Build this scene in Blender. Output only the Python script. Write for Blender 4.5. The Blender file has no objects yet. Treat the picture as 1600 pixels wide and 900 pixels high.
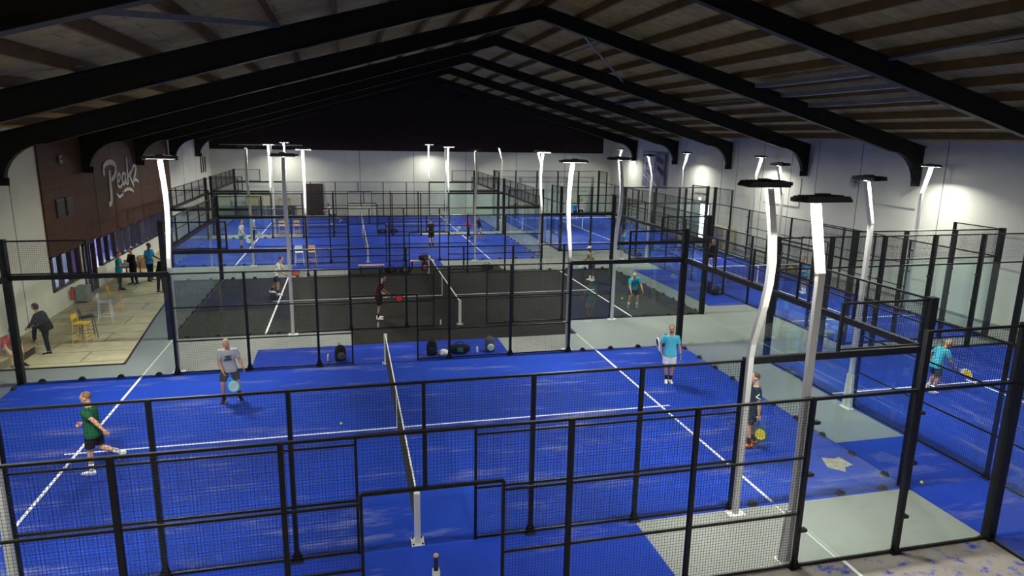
import bpy, bmesh, math, random
from math import sin, cos, pi, radians, sqrt
from mathutils import Vector, Matrix
random.seed(7)
SC = bpy.context.scene
COL = SC.collection
V = Vector

# ------------------------------------------------------------------ camera
CAM = (-0.978, -15.516, 6.937); YAW, PITCH, ROLL, FPX = 0.23926, 0.21891, 0.01753, 1056.53
fw = V((sin(YAW)*cos(PITCH), cos(YAW)*cos(PITCH), -sin(PITCH)))
rt = V((cos(YAW), -sin(YAW), 0)); up = rt.cross(fw)
r2 = rt*cos(ROLL)+up*sin(ROLL); u2 = up*cos(ROLL)-rt*sin(ROLL)
cam = bpy.data.cameras.new('camera'); cam.sensor_width = 36; cam.lens = 36*FPX/1600
cam.clip_start = 0.05; cam.clip_end = 200
co = bpy.data.objects.new('camera', cam); COL.objects.link(co)
m = Matrix((r2, u2, -fw)).transposed().to_4x4(); m.translation = V(CAM); co.matrix_world = m
SC.camera = co

# ------------------------------------------------------------------ materials
def nodes(name):
    mt = bpy.data.materials.new(name); mt.use_nodes = True
    nt = mt.node_tree; b = nt.nodes['Principled BSDF']
    return mt, nt, b
def mat(name, c, rough=0.6, metal=0.0, vary=0.12, scale=6.0, spec=0.4, bump=0.0):
    mt, nt, b = nodes(name)
    tc = nt.nodes.new('ShaderNodeTexCoord'); n = nt.nodes.new('ShaderNodeTexNoise')
    n.inputs['Scale'].default_value = scale; n.inputs['Detail'].default_value = 3
    nt.links.new(tc.outputs['Object'], n.inputs['Vector'])
    rp = nt.nodes.new('ShaderNodeValToRGB')
    rp.color_ramp.elements[0].position = 0.3; rp.color_ramp.elements[1].position = 0.7
    rp.color_ramp.elements[0].color = (*[x*(1-vary) for x in c], 1)
    rp.color_ramp.elements[1].color = (*[min(1, x*(1+vary)) for x in c], 1)
    nt.links.new(n.outputs['Fac'], rp.inputs['Fac']); nt.links.new(rp.outputs['Color'], b.inputs['Base Color'])
    b.inputs['Roughness'].default_value = rough; b.inputs['Metallic'].default_value = metal
    b.inputs['Specular IOR Level'].default_value = spec
    if bump:
        bp = nt.nodes.new('ShaderNodeBump'); bp.inputs['Strength'].default_value = bump; bp.inputs['Distance'].default_value = 0.01
        nt.links.new(n.outputs['Fac'], bp.inputs['Height']); nt.links.new(bp.outputs['Normal'], b.inputs['Normal'])
    return mt
def emit(name, c, s):
    mt, nt, b = nodes(name)
    b.inputs['Base Color'].default_value = (*c, 1)
    b.inputs['Emission Color'].default_value = (*c, 1); b.inputs['Emission Strength'].default_value = s
    return mt
def turf(name, base, sand, amt, rough=0.85, fine=0.25, ms=(0.35, 1.6, 1), top=.75, wdt=.22):
    """carpet with sand worked into it in long streaks"""
    mt, nt, b = nodes(name); L = nt.links.new
    tc = nt.nodes.new('ShaderNodeTexCoord')
    mp = nt.nodes.new('ShaderNodeMapping'); mp.inputs['Scale'].default_value = ms; L(tc.outputs['Object'], mp.inputs['Vector'])
    n1 = nt.nodes.new('ShaderNodeTexNoise'); n1.inputs['Scale'].default_value = 0.9; n1.inputs['Detail'].default_value = 9; n1.inputs['Roughness'].default_value = 0.72
    L(mp.outputs['Vector'], n1.inputs['Vector'])
    r1 = nt.nodes.new('ShaderNodeValToRGB'); r1.color_ramp.elements[0].position = amt; r1.color_ramp.elements[1].position = min(1, amt+wdt)
    r1.color_ramp.elements[0].color = (0, 0, 0, 1); r1.color_ramp.elements[1].color = (top, top, top, 1)
    L(n1.outputs['Fac'], r1.inputs['Fac'])
    n2 = nt.nodes.new('ShaderNodeTexNoise'); n2.inputs['Scale'].default_value = 0.22; n2.inputs['Detail'].default_value = 4; L(tc.outputs['Object'], n2.inputs['Vector'])
    r2_ = nt.nodes.new('ShaderNodeValToRGB'); r2_.color_ramp.elements[0].position = 0.35; r2_.color_ramp.elements[1].position = 0.7
    r2_.color_ramp.elements[0].color = (*[x*(1-fine) for x in base], 1); r2_.color_ramp.elements[1].color = (*[x*(1+fine) for x in base], 1)
    L(n2.outputs['Fac'], r2_.inputs['Fac'])
    mx = nt.nodes.new('ShaderNodeMix'); mx.data_type = 'RGBA'
    L(r1.outputs['Color'], mx.inputs[0]); L(r2_.outputs['Color'], mx.inputs[6]); mx.inputs[7].default_value = (*sand, 1)
    L(mx.outputs[2], b.inputs['Base Color']); b.inputs['Roughness'].default_value = rough; b.inputs['Specular IOR Level'].default_value = 0.15
    return mt
def planks(name, c1, c2, scale, axis, rough=0.7, mortar=0.04):
    """boards: bricks laid flat in the object's own space, axis = which coordinates make up the board plane"""
    mt, nt, b = nodes(name); L = nt.links.new
    tc = nt.nodes.new('ShaderNodeTexCoord'); sp = nt.nodes.new('ShaderNodeSeparateXYZ'); cb = nt.nodes.new('ShaderNodeCombineXYZ')
    L(tc.outputs['Object'], sp.inputs[0]); L(sp.outputs[axis[0]], cb.inputs[0]); L(sp.outputs[axis[1]], cb.inputs[1])
    br = nt.nodes.new('ShaderNodeTexBrick'); br.inputs['Scale'].default_value = 1
    br.inputs['Brick Width'].default_value = scale[0]; br.inputs['Row Height'].default_value = scale[1]; br.inputs['Mortar Size'].default_value = mortar*scale[1]
    br.inputs['Color1'].default_value = (*c1, 1); br.inputs['Color2'].default_value = (*c2, 1); br.inputs['Mortar'].default_value = (*[x*0.4 for x in c1], 1)
    L(cb.outputs[0], br.inputs['Vector'])
    n = nt.nodes.new('ShaderNodeTexNoise'); n.inputs['Scale'].default_value = 2.5; n.inputs['Detail'].default_value = 6; L(tc.outputs['Object'], n.inputs['Vector'])
    mx = nt.nodes.new('ShaderNodeMix'); mx.data_type = 'RGBA'; mx.blend_type = 'MULTIPLY'; mx.inputs[0].default_value = 0.55
    L(br.outputs['Color'], mx.inputs[6]); L(n.outputs['Color'], mx.inputs[7])
    hs = nt.nodes.new('ShaderNodeHueSaturation'); hs.inputs['Saturation'].default_value = 1.0; hs.inputs['Value'].default_value = 1.4
    L(mx.outputs[2], hs.inputs['Color'])
    L(br.outputs['Color'], mx.inputs[6]); L(n.outputs['Fac'], mx.inputs[7]); L(hs.outputs['Color'], b.inputs['Base Color'])
    b.inputs['Roughness'].default_value = rough; b.inputs['Specular IOR Level'].default_value = 0.25
    return mt
def glass(name, tint, ior=1.45):
    mt = bpy.data.materials.new(name); mt.use_nodes = True; nt = mt.node_tree; L = nt.links.new
    nt.nodes.remove(nt.nodes['Principled BSDF']); out = nt.nodes['Material Output']
    g = nt.nodes.new('ShaderNodeNewGeometry'); mr = nt.nodes.new('ShaderNodeMapRange')
    mr.inputs['To Min'].default_value = ior; mr.inputs['To Max'].default_value = 1/ior
    L(g.outputs['Backfacing'], mr.inputs['Value'])
    f = nt.nodes.new('ShaderNodeFresnel'); L(mr.outputs['Result'], f.inputs['IOR'])
    t = nt.nodes.new('ShaderNodeBsdfTransparent'); t.inputs['Color'].default_value = (*tint, 1)
    gl = nt.nodes.new('ShaderNodeBsdfGlossy'); gl.inputs['Roughness'].default_value = 0.0; gl.inputs['Color'].default_value = (1, 1, 1, 1)
    mx = nt.nodes.new('ShaderNodeMixShader'); L(f.outputs[0], mx.inputs[0]); L(t.outputs[0], mx.inputs[1]); L(gl.outputs[0], mx.inputs[2])
    L(mx.outputs[0], out.inputs['Surface']); return mt

M = {}
M['blue'] = turf('blue turf', (0.0075, 0.043, 0.37), (0.25, 0.26, 0.38), 0.54)
M['blue_mat'] = turf('blue corridor turf', (0.005, 0.031, 0.31), (0.24, 0.23, 0.32), 0.55)
M['sandy'] = turf('sand covered blue turf', (0.0095, 0.040, 0.37), (0.255, 0.225, 0.215), 0.37, ms=(3.2, 3.6, 1), top=1.0, wdt=.10)
M['black_turf'] = turf('black turf', (0.0085, 0.0082, 0.007), (0.05, 0.045, 0.033), 0.55)
M['grey_turf'] = turf('grey turf', (0.205, 0.222, 0.215), (0.28, 0.29, 0.275), 0.66, fine=0.1)
M['line'] = mat('white turf line', (0.80, 0.81, 0.84), 0.8, vary=0.06)
M['black'] = mat('black powder coated steel', (0.006, 0.0065, 0.008), 0.45, vary=0.2, spec=0.3)
M['frame_steel'] = mat('dark painted steel', (0.006, 0.0055, 0.005), 0.5, vary=0.2, spec=0.25)
M['wire'] = mat('black welded wire', (0.008, 0.009, 0.012), 0.5)
M['white_steel'] = mat('white painted steel', (0.72, 0.73, 0.75), 0.45, vary=0.03)
M['pole'] = mat('light grey painted pole', (0.58, 0.58, 0.58), 0.42, vary=0.03)
M['head'] = mat('dark lamp housing', (0.02, 0.021, 0.024), 0.5)
M['led'] = emit('led lens', (1.0, 0.97, 0.90), 22)
M['glass'] = glass('clear tempered glass', (0.955, 0.985, 0.975))
M['winglass'] = glass('window glass', (0.75, 0.80, 0.86), 1.7)
M['net'] = mat('black net cord', (0.012, 0.012, 0.012), 0.8)
M['tape'] = mat('white net tape', (0.82, 0.82, 0.82), 0.7, vary=0.04)
M['wall'] = mat('white painted panel wall', (0.56, 0.57, 0.52), 0.75, vary=0.05, scale=0.8)
M['wall_l'] = mat('cream painted wall', (0.76, 0.74, 0.66), 0.8, vary=0.06, scale=0.8)
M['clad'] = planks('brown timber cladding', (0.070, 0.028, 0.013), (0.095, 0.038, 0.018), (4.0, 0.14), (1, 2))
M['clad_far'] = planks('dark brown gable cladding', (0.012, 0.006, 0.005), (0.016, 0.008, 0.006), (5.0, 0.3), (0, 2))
M['deck'] = planks('timber roof deck', (0.38, 0.27, 0.095), (0.46, 0.325, 0.12), (2.4, 0.6), (0, 1), mortar=0.02)
M['purlin'] = mat('brown timber purlin', (0.145, 0.082, 0.026), 0.7, vary=0.2, scale=2)
M['terrace'] = planks('concrete terrace tiles', (0.46, 0.405, 0.25), (0.51, 0.45, 0.285), (2.6, 1.1), (0, 1), mortar=0.02)
M['concrete'] = mat('grey concrete floor', (0.22, 0.225, 0.235), 0.6, vary=0.15, scale=1.2)
M['frame_brown'] = mat('dark brown window frame', (0.035, 0.02, 0.014), 0.5)
M['dark'] = mat('dark room lining', (0.03, 0.03, 0.04), 0.8)
M['joint'] = mat('dark wall joint', (0.10, 0.10, 0.11), 0.8)
M['galv'] = mat('galvanised steel', (0.30, 0.31, 0.34), 0.4, 0.6)
M['yellow'] = mat('yellow painted metal', (0.80, 0.50, 0.03), 0.45, vary=0.05)
M['greyg'] = mat('grey green painted metal', (0.25, 0.30, 0.28), 0.5)
M['darkmetal'] = mat('dark grey painted metal', (0.06, 0.065, 0.055), 0.5)
M['bench_wood'] = mat('light bench wood', (0.62, 0.38, 0.20), 0.55, scale=12)
M['wood'] = mat('worn wood', (0.30, 0.22, 0.12), 0.7, scale=8, vary=0.25)
M['crate'] = mat('pale crate wood', (0.44, 0.38, 0.24), 0.75, scale=8, vary=0.2)
M['card'] = mat('brown cardboard', (0.38, 0.22, 0.09), 0.8)
M['ball'] = mat('yellow green felt', (0.62, 0.85, 0.08), 0.9, vary=0.1, scale=60)
M['bottle'] = mat('clear water bottle plastic', (0.75, 0.80, 0.85), 0.2)
M['cap_blue'] = mat('blue bottle cap', (0.03, 0.1, 0.5), 0.4)
M['cap_red'] = mat('red bottle cap', (0.6, 0.05, 0.03), 0.4)
M['red'] = mat('red painted steel', (0.55, 0.03, 0.02), 0.35)
M['rubber'] = mat('black rubber', (0.015, 0.015, 0.015), 0.7)
M['chrome'] = mat('chrome', (0.6, 0.6, 0.62), 0.2, 0.9)
def fabric(n, c): return mat(n, c, 0.9, vary=0.12, scale=25, spec=0.15, bump=0.15)
F = dict(green=(0.012, 0.11, 0.05), grey=(0.40, 0.42, 0.44), cyan=(0.10, 0.52, 0.68), navy=(0.012, 0.022, 0.04), aqua=(0.08, 0.52, 0.72), white=(0.72, 0.70, 0.70),
         black=(0.012, 0.012, 0.014), maroon=(0.03, 0.010, 0.012), teal=(0.02, 0.30, 0.38), blue=(0.02, 0.26, 0.55), pale=(0.45, 0.62, 0.70), dgrey=(0.075, 0.08, 0.085), pink=(0.65, 0.10, 0.25),
         lwhite=(0.78, 0.78, 0.78), beige=(0.40, 0.38, 0.32), dblue=(0.015, 0.035, 0.10), tealg=(0.03, 0.17, 0.20), red=(0.5, 0.03, 0.03), slate=(0.05, 0.09, 0.11), orange=(0.6, 0.12, 0.03), yell=(0.7, 0.55, 0.05))
FM = {k: fabric(k+' fabric', v) for k, v in F.items()}
SKIN = {'light': mat('light skin', (0.55, 0.30, 0.20), 0.55, vary=0.06, scale=20), 'tan': mat('tanned skin', (0.42, 0.21, 0.12), 0.55, vary=0.06, scale=20), 'dark': mat('brown skin', (0.16, 0.08, 0.05), 0.55, vary=0.06, scale=20)}
HAIR = {'blond': mat('blond hair', (0.46, 0.34, 0.17), 0.6, scale=40, vary=0.3), 'brown': mat('brown hair', (0.07, 0.04, 0.02), 0.6, scale=40, vary=0.3), 'black': mat('black hair', (0.012, 0.01, 0.01), 0.6, scale=40),
        'grey': mat('grey hair', (0.35, 0.32, 0.28), 0.6, scale=40, vary=0.2), 'ginger': mat('ginger hair', (0.20, 0.10, 0.045), 0.6, scale=40, vary=0.2)}
EYE = mat('dark eye', (0.03, 0.02, 0.02), 0.3); LIP = mat('lips', (0.36, 0.12, 0.10), 0.5); SOLE = mat('white shoe sole', (0.75, 0.75, 0.75), 0.6)

# ------------------------------------------------------------------ mesh helpers
class MB:
    def __init__(s): s.v = []; s.f = []
    def box(s, x0, x1, y0, y1, z0, z1):
        n = len(s.v)
        s.v += [(x, y, z) for z in (z0, z1) for y in (y0, y1) for x in (x0, x1)]
        s.f += [tuple(n+i for i in q) for q in ((0, 2, 3, 1), (4, 5, 7, 6), (0, 1, 5, 4), (2, 6, 7, 3), (0, 4, 6, 2), (1, 3, 7, 5))]
        return s
    def bar(s, a, b, w, h=None, upv=(0, 0, 1)):
        a = V(a); b = V(b); h = h or w; d = (b-a).normalized(); u = V(upv)
        if abs(d.dot(u)) > 0.99: u = V((0, 1, 0))
        x = d.cross(u).normalized()*w/2; y = x.cross(d).normalized()*h/2
        n = len(s.v)
        s.v += [tuple(p+i*x+j*y) for p in (a, b) for i, j in ((-1, -1), (1, -1), (1, 1), (-1, 1))]
        s.f += [tuple(n+i for i in q) for q in ((3, 2, 1, 0), (4, 5, 6, 7), (0, 1, 5, 4), (1, 2, 6, 5), (2, 3, 7, 6), (3, 0, 4, 7))]
        return s
    def rings(s, rings, cap=True):
        n0 = len(s.v); k = len(rings[0])
        for r in rings: s.v += [tuple(p) for p in r]
        for i in range(len(rings)-1):
            for j in range(k):
                a = n0+i*k+j; b = n0+i*k+(j+1) % k; s.f.append((a, b, b+k, a+k))
        if cap:
            s.f.append(tuple(n0+j for j in reversed(range(k)))); s.f.append(tuple(n0+(len(rings)-1)*k+j for j in range(k)))
        return s
    def tube(s, pts, rad, seg=10, flat=1.0, round_ends=False, side=None):
        """tube through pts; rad a number or a list; flat squashes across"""
        pts = [V(p) for p in pts]; rad = rad if isinstance(rad, (list, tuple)) else [rad]*len(pts)
        dirs = []
        for i in range(len(pts)):
            d = (pts[min(i+1, len(pts)-1)]-pts[max(i-1, 0)]); dirs.append(d.normalized())
        ref = V(side) if side else (V((0, 0, 1)) if abs(dirs[0].z) < 0.9 else V((1, 0, 0)))
        P = list(zip(pts, rad, dirs))
        if round_ends:
            p, r, d = P[0]; P = [(p-d*r*0.9, r*0.35, d), (p-d*r*0.6, r*0.78, d)]+P
            p, r, d = P[-1]; P = P+[(p+d*r*0.6, r*0.78, d), (p+d*r*0.9, r*0.35, d)]
        R = []
        for p, r, d in P:
            x = (ref-d*ref.dot(d)); x = x.normalized() if x.length > 1e-4 else d.orthogonal().normalized(); ref = x; y = d.cross(x)
            R.append([p+(x*cos(2*pi*j/seg)+y*sin(2*pi*j/seg)*flat)*r for j in range(seg)])
        return s.rings(R)
    def rect_loft(s, secs):
        """secs: list of (centre, half x vector, half y vector)"""
        return s.rings([[V(c)-V(a)-V(b), V(c)+V(a)-V(b), V(c)+V(a)+V(b), V(c)-V(a)+V(b)] for c, a, b in secs])
    def ell(s, c, rx, ry, rz, seg=14, n=9, rot=None):
        c = V(c); R = []
        for i in range(n+1):
            t = pi*(0.04+0.92*i/n)
            ring = [V((rx*sin(t)*cos(2*pi*j/seg), ry*sin(t)*sin(2*pi*j/seg), -rz*cos(t))) for j in range(seg)]
            R.append([c+(rot @ p if rot else p) for p in ring])
        return s.rings(R)
    def lathe(s, prof, seg=16, c=(0, 0, 0)):
        c = V(c)
        return s.rings([[c+V((r*cos(2*pi*j/seg), r*sin(2*pi*j/seg), z)) for j in range(seg)] for r, z in prof])
    def poly(s, pts, ext):
        """closed outline pts (3D) pushed along ext"""
        n = len(s.v); k = len(pts); e = V(ext)
        s.v += [tuple(V(p)) for p in pts]+[tuple(V(p)+e) for p in pts]
        s.f.append(tuple(n+i for i in reversed(range(k)))); s.f.append(tuple(n+k+i for i in range(k)))
        s.f += [(n+i, n+(i+1) % k, n+k+(i+1) % k, n+k+i) for i in range(k)]
        return s
    def data(s, name, mt, smooth=False, bevel=0):
        me = bpy.data.meshes.new(name); me.from_pydata([tuple(p) for p in s.v], [], s.f)
        bm = bmesh.new(); bm.from_mesh(me); bmesh.ops.recalc_face_normals(bm, faces=bm.faces)
        if bevel: bmesh.ops.bevel(bm, geom=bm.edges[:], offset=bevel, segments=2, affect='EDGES', profile=0.5)
        bm.to_mesh(me); bm.free()
        for q in (mt if isinstance(mt, list) else [mt]): me.materials.append(q)
        if smooth: me.polygons.foreach_set('use_smooth', [True]*len(me.polygons))
        return me
    def build(s, name, mt, parent=None, smooth=False, bevel=0):
        return put(name, s.data(name, mt, smooth, bevel), parent)
def put(name, data, parent=None, loc=None, rotz=None):
    o = bpy.data.objects.new(name, data); COL.objects.link(o)
    if parent: o.parent = parent
    if loc is not None: o.location = loc
    if rotz is not None: o.rotation_euler = (0, 0, rotz)
    return o
def tag(o, label, cat, group=None, kind=None):
    if label: o['label'] = label
    if cat: o['category'] = cat
    if group: o['group'] = group
    if kind: o['kind'] = kind
    return o
def thing(name, label, cat, loc=(0, 0, 0), rotz=0, group=None):
    return tag(put(name, None, None, loc, rotz), label, cat, group)
def struct(name, mb, mt, **k):
    o = mb.build(name, mt, **k) if isinstance(mb, MB) else mb
    o['kind'] = 'structure'; return o
CACHE = {}
def cached(key, fn):
    if key not in CACHE: CACHE[key] = fn()
    return CACHE[key]
def arc(t): return t

# ------------------------------------------------------------------ hall shell
XL, XR, YN, YF = -12.0, 23.55, -22.0, 46.0
RX = 6.0; RTOP = 11.6; SL = 0.272
def deckz(x): return RTOP+0.27-SL*abs(x-RX)
struct('floor', MB().box(XL-0.4, XR+0.4, YN, YF, -0.3, 0.0), M['grey_turf'])

# right wall, with an open doorway near its far end
DY0, DY1, DZ = 27.3, 29.7, 2.55
w = MB(); w.box(XR, XR+0.3, YN, DY0, 0, 7.4).box(XR, XR+0.3, DY1, YF+0.3, 0, 7.4).box(XR, XR+0.3, DY0, DY1, DZ, 7.4)
wr = struct('wall_right', w, M['wall'])
j = MB()
for y in (-6, -1.2, 3.5, 8.3, 13.2, 16.4, 18.6, 21.3, 24.2, 26.0, 31.2, 34.2, 38.8, 42):
    j.box(XR-0.006, XR+0.01, y, y+0.035, 0, 7.1)
j.build('joint', M['joint'], wr)
c = MB(); c.bar((XR-0.03, 9.6, 4.13), (XR-0.03, 12.6, 4.16), 0.035); c.bar((XR-0.03, 17.6, 3.4), (XR-0.03, 21.0, 3.4), 0.03); c.bar((XR-0.03, 17.6, 3.4), (XR-0.03, 17.6, 5.0), 0.03)
c.bar((XR-0.03, 27.5, 3.3), (XR-0.03, 29.4, 3.3), 0.03)
c.build('conduit', M['galv'], wr)
b = MB(); b.box(XR-0.02, XR+0.005, YN, DY0-0.1, 0, 0.12).box(XR-0.02, XR+0.005, DY1+0.1, YF, 0, 0.12)
struct('baseboard_right', b, M['galv'])
dr = struct('door_1', MB().box(XR-0.03, XR+0.33, DY0-0.1, DY0, 0, DZ+0.1).box(XR-0.03, XR+0.33, DY1, DY1+0.1, 0, DZ+0.1).box(XR-0.03, XR+0.33, DY0, DY1, DZ, DZ+0.1), M['greyg'])
MB().box(XR+0.02, XR+0.07, 28.6, DY1, 0.02, DZ).build('door_leaf', M['greyg'], dr)
MB().box(XR-0.03, XR+0.02, 28.66, 28.7, 0.95, 1.15).build('door_handle', M['chrome'], dr)
struct('glow_panel_beyond_door', MB().box(XR+0.55, XR+0.65, 26.5, 32.0, 0, 3.2), emit('white glow beyond the door', (0.93, 0.96, 1.0), 5.0))  # glowing panel stands in for the lit room beyond the open doorway

# far wall: white panels below, dark timber gable above
fwl = struct('wall_far', MB().box(XL-0.3, XR+0.3, YF, YF+0.3, 0, 5.62), M['wall'])
j = MB()
for x in (-9.3, -4.6, 0.1, 4.8, 9.5, 14.2, 18.9): j.box(x, x+0.04, YF-0.006, YF+0.01, 0, 5.6)
j.build('joint', M['joint'], fwl)
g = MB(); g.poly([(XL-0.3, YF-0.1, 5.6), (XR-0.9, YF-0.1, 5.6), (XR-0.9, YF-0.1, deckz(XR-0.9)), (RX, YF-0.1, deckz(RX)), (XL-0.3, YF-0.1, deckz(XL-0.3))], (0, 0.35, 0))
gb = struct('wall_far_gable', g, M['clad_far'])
MB().box(-11.2, -4.6, YF-0.16, YF-0.1, 5.95, 6.0).build('trim_rail', M['galv'], gb)
struct('wall_far_corner', MB().box(XR-0.9, XR+0.3, YF-0.02, YF+0.3, 5.55, 7.4), M['wall'])
struct('door_2', MB().box(-4.75, -3.05, YF-0.08, YF+0.02, 0, 2.75), M['frame_brown'])
struct('wall_near', MB().box(XL-0.3, XR+0.3, YN-0.3, YN, 0, 12.2), M['wall'])

# left wall: cream base, window band, timber cladding, then white again
w = MB(); w.box(XL-0.3, XL, YN, 12.9, 0, 7.3).box(XL-0.3, XL, 31.9, YF+0.3, 0, 7.3)
w.box(XL-0.3, XL, 12.9, 15.9, 0, 0.86).box(XL-0.3, XL, 17.6, 31.9, 0, 0.92)
w.box(XL-0.3, XL, 15.9, 16.15, 0, 2.3).box(XL-0.3, XL, 12.9, 31.9, 2.2, 7.3)
wl = struct('wall_left', w, M['wall_l'])
j = MB()
for y in (7.9, 10.6, 36.0, 40.0): j.box(XL-0.01, XL+0.006, y, y+0.03, 0, 7.2)
j.build('joint', M['joint'], wl)
cl = struct('wall_left_cladding', MB().box(XL, XL+0.07, 12.9, 31.9, 2.24, 7.05), M['clad'])
j = MB()
for y in (18.4, 20.9, 25.4, 28.7): j.box(XL+0.07, XL+0.085, y, y+0.05, 2.24, 7.0)
j.build('joint', M['frame_brown'], cl)
def winrow(name, y0, y1, z0, z1, n):
    f = MB(); t = 0.07
    f.box(XL-0.12, XL+0.05, y0, y1, z0, z0+t).box(XL-0.12, XL+0.05, y0, y1, z1-t, z1)
    for i in range(n+1):
        y = y0+(y1-y0)*i/n; wd = 0.06 if i % 3 else 0.16
        f.box(XL-0.12, XL+0.05, max(y0, y-wd), min(y1, y+wd), z0, z1)
    fr = struct(name, f, M['frame_brown'])
    for i in range(n):
        a = y0+(y1-y0)*i/n; bb = y0+(y1-y0)*(i+1)/n
        MB().box(XL-0.08, XL-0.065, a+0.03, bb-0.03, z0+0.05, z1-0.05).build('pane', M['winglass'], fr)
    return fr
winrow('window_1', 12.92, 15.85, 0.86, 2.24, 3)
winrow('window_2', 18.3, 31.6, 0.92, 2.24, 13)
d3 = struct('door_3', MB().box(XL-0.12, XL+0.05, 16.2, 16.3, 0, 2.24).box(XL-0.12, XL+0.05, 17.5, 17.6, 0, 2.24).box(XL-0.12, XL+0.05, 16.2, 17.6, 2.12, 2.24).box(XL-0.12, XL+0.05, 16.85, 16.95, 0, 2.2), M['frame_brown'])
MB().box(XL-0.08, XL-0.065, 16.3, 17.5, 0.03, 2.12).build('pane', M['winglass'], d3)
struct('wall_left_room', MB().box(XL-3.0, XL-2.9, 12, 32, 0, 2.6).box(XL-3, XL-0.3, 11.9, 12, 0, 2.6).box(XL-3, XL-0.3, 32, 32.1, 0, 2.6).box(XL-3, XL-0.3, 12, 32, 2.5, 2.6).box(XL-3, XL-0.3, 12, 32, -0.1, 0.0), mat('bar room lining', (0.22, 0.22, 0.26), 0.8))
def area(name, loc, size, power, color, direction=(0, 0, -1), parent=None, sy=None, spread=pi):
    l = bpy.data.lights.new(name, 'AREA'); l.energy = power; l.color = color; l.size = size; l.spread = spread
    if sy: l.shape = 'RECTANGLE'; l.size_y = sy
    o = put(name, l, parent, loc); o.rotation_euler = V(direction).to_track_quat('-Z', 'Y').to_euler(); return o
area('room_fill_light', (XL-1.6, 27.2, 2.45), 0.8, 120, (0.25, 0.2, 1.0)); area('room_fill_light', (XL-1.6, 14.2, 2.45), 0.6, 40, (0.45, 0.3, 1.0)); area('room_fill_light', (XL-1.6, 20.5, 2.45), 1.2, 180, (0.75, 0.85, 1.0)); area('room_fill_light', (XL-1.6, 24.5, 2.45), 1.2, 180, (0.75, 0.85, 1.0))  # unseen lamps: purple for the tinted patches, pale pair added to brighten the windows

# roof
for nm, sgn in (('ceiling', 1), ('ceiling', -1)):
    xe = XR+0.4 if sgn > 0 else XL-0.4
    ro = struct(nm, MB().poly([(RX, YN, deckz(RX)), (xe, YN, deckz(xe)), (xe, YN, deckz(xe)+0.2), (RX, YN, deckz(RX)+0.2)], (0, YF+0.4-YN, 0)), M['deck'])
    def pur():
        n = 14; span = abs(xe-RX)-0.5
        return n, span
    n, span = pur()
    for i in range(n):
        x = RX+sgn*(0.25+span*i/(n-1)); z = deckz(x)
        MB().box(x-0.05, x+0.05, YN, YF-0.1, z-0.26, z-0.005).build('purlin', M['purlin'], ro)
FRY = [-13.65, -5.9, 1.85, 9.55, 17.2, 24.9, 32.5, 40.2]
for fy in FRY:
    def half(sgn, wallx):
        top = lambda x: RTOP-SL*abs(x-RX)
        bot = lambda x: RTOP-0.47-0.284*abs(x-RX)
        pts = [(RX, top(RX)), (wallx, top(wallx)), (wallx, 5.15), (wallx-sgn*0.32, 5.15)]
        xa = wallx-sgn*1.75; za = bot(xa); xb = wallx-sgn*0.32
        for k in range(1, 9):
            a = pi/2*k/8
            pts.append((xb-sgn*(abs(xa-xb))*(1-cos(a)), 5.15+(za-5.15)*sin(a)))
        pts.append((RX, bot(RX)))
        return pts
    f = MB()
    for sgn, wx in ((1, XR-0.02), (-1, XL+0.02)):
        p = half(sgn, wx)
        f.poly([(x, fy-0.03, z) for x, z in p], (0, 0.06, 0))
        for (x0, z0), (x1, z1) in zip(p[3:-1], p[4:]): f.bar((x0, fy, z0), (x1, fy, z1), 0.26, 0.025, (0, 0, 1))
        f.bar((p[0][0], fy, p[0][1]), (p[1][0], fy, p[1][1]), 0.26, 0.025)
    struct('beam', f, M['frame_steel'])
def rod(a, b2, w): struct('beam_brace', MB().bar(a, b2, w), M['galv'])
rod((-4.6, -4.5, 8.55), (-2.4, 1.7, 9.35), 0.10); rod((13.6, -4.8, 9.4), (14.2, 1.7, 9.3), 0.07); rod((7.2, 9.7, 11.2), (12.4, 17.0, 9.7), 0.05)
rod((9.2, 9.7, 10.75), (9.2, 17.0, 10.75), 0.05); rod((-9.5, -5, 7.0), (-6.5, 1.7, 8.3), 0.03); rod((16.4, 9.7, 8.75), (16.4, 17.1, 8.75), 0.04)
for x in (14.9, 16.1, 17.4): struct('beam_cable_tray', MB().box(x, x+0.34, 1.95, 9.45, deckz(x)-0.42, deckz(x)-0.27), M['concrete'])
for x in (15.2, 16.8): struct('beam_cable_tray', MB().box(x, x+0.34, 17.3, 24.8, deckz(x)-0.36, deckz(x)-0.27), M['galv'])

# corridors: grey carpet is the hall floor, coloured carpet lies in front of each gate
TZ = 0.012
def mats(name, x0, x1, y0, y1, mt): struct(name, MB().box(x0, x1, y0, y1, 0, TZ*0.8), mt)
mats('floor_corridor', -4, 4, -6.9, -5.05, M['blue_mat']); mats('floor_corridor', -4, 4, 5.05, 6.97, M['blue_mat'])
mats('floor_corridor', -1.02, 6.98, 6.97, 8.75, M['black_turf']); mats('floor_corridor', -1.02, 6.98, 18.85, 20.55, M['black_turf'])
mats('floor_corridor', -4, 4, 20.55, 22.4, M['blue_mat']); mats('floor_corridor', -4, 4, 32.5, 34.25, M['blue_mat'])
mats('floor_corridor', 10.08, 12.0, -12, -2.9, M['blue_mat']); mats('floor_corridor', 14.0, 15.8, 9.95, 18.1, M['blue_mat']); mats('floor_corridor', -4, 4, 44.35, 45.2, M['blue_mat'])
l = MB()
for x in (-6.97, 6.93): l.box(x, x+0.025, 5.1, 8.7, 0, 0.006).box(x, x+0.025, -6.85, -5.1, 0, 0.006)
struct('floor_thin_line', l, mat('worn grey line', (.52, .53, .52), .8))
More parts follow.
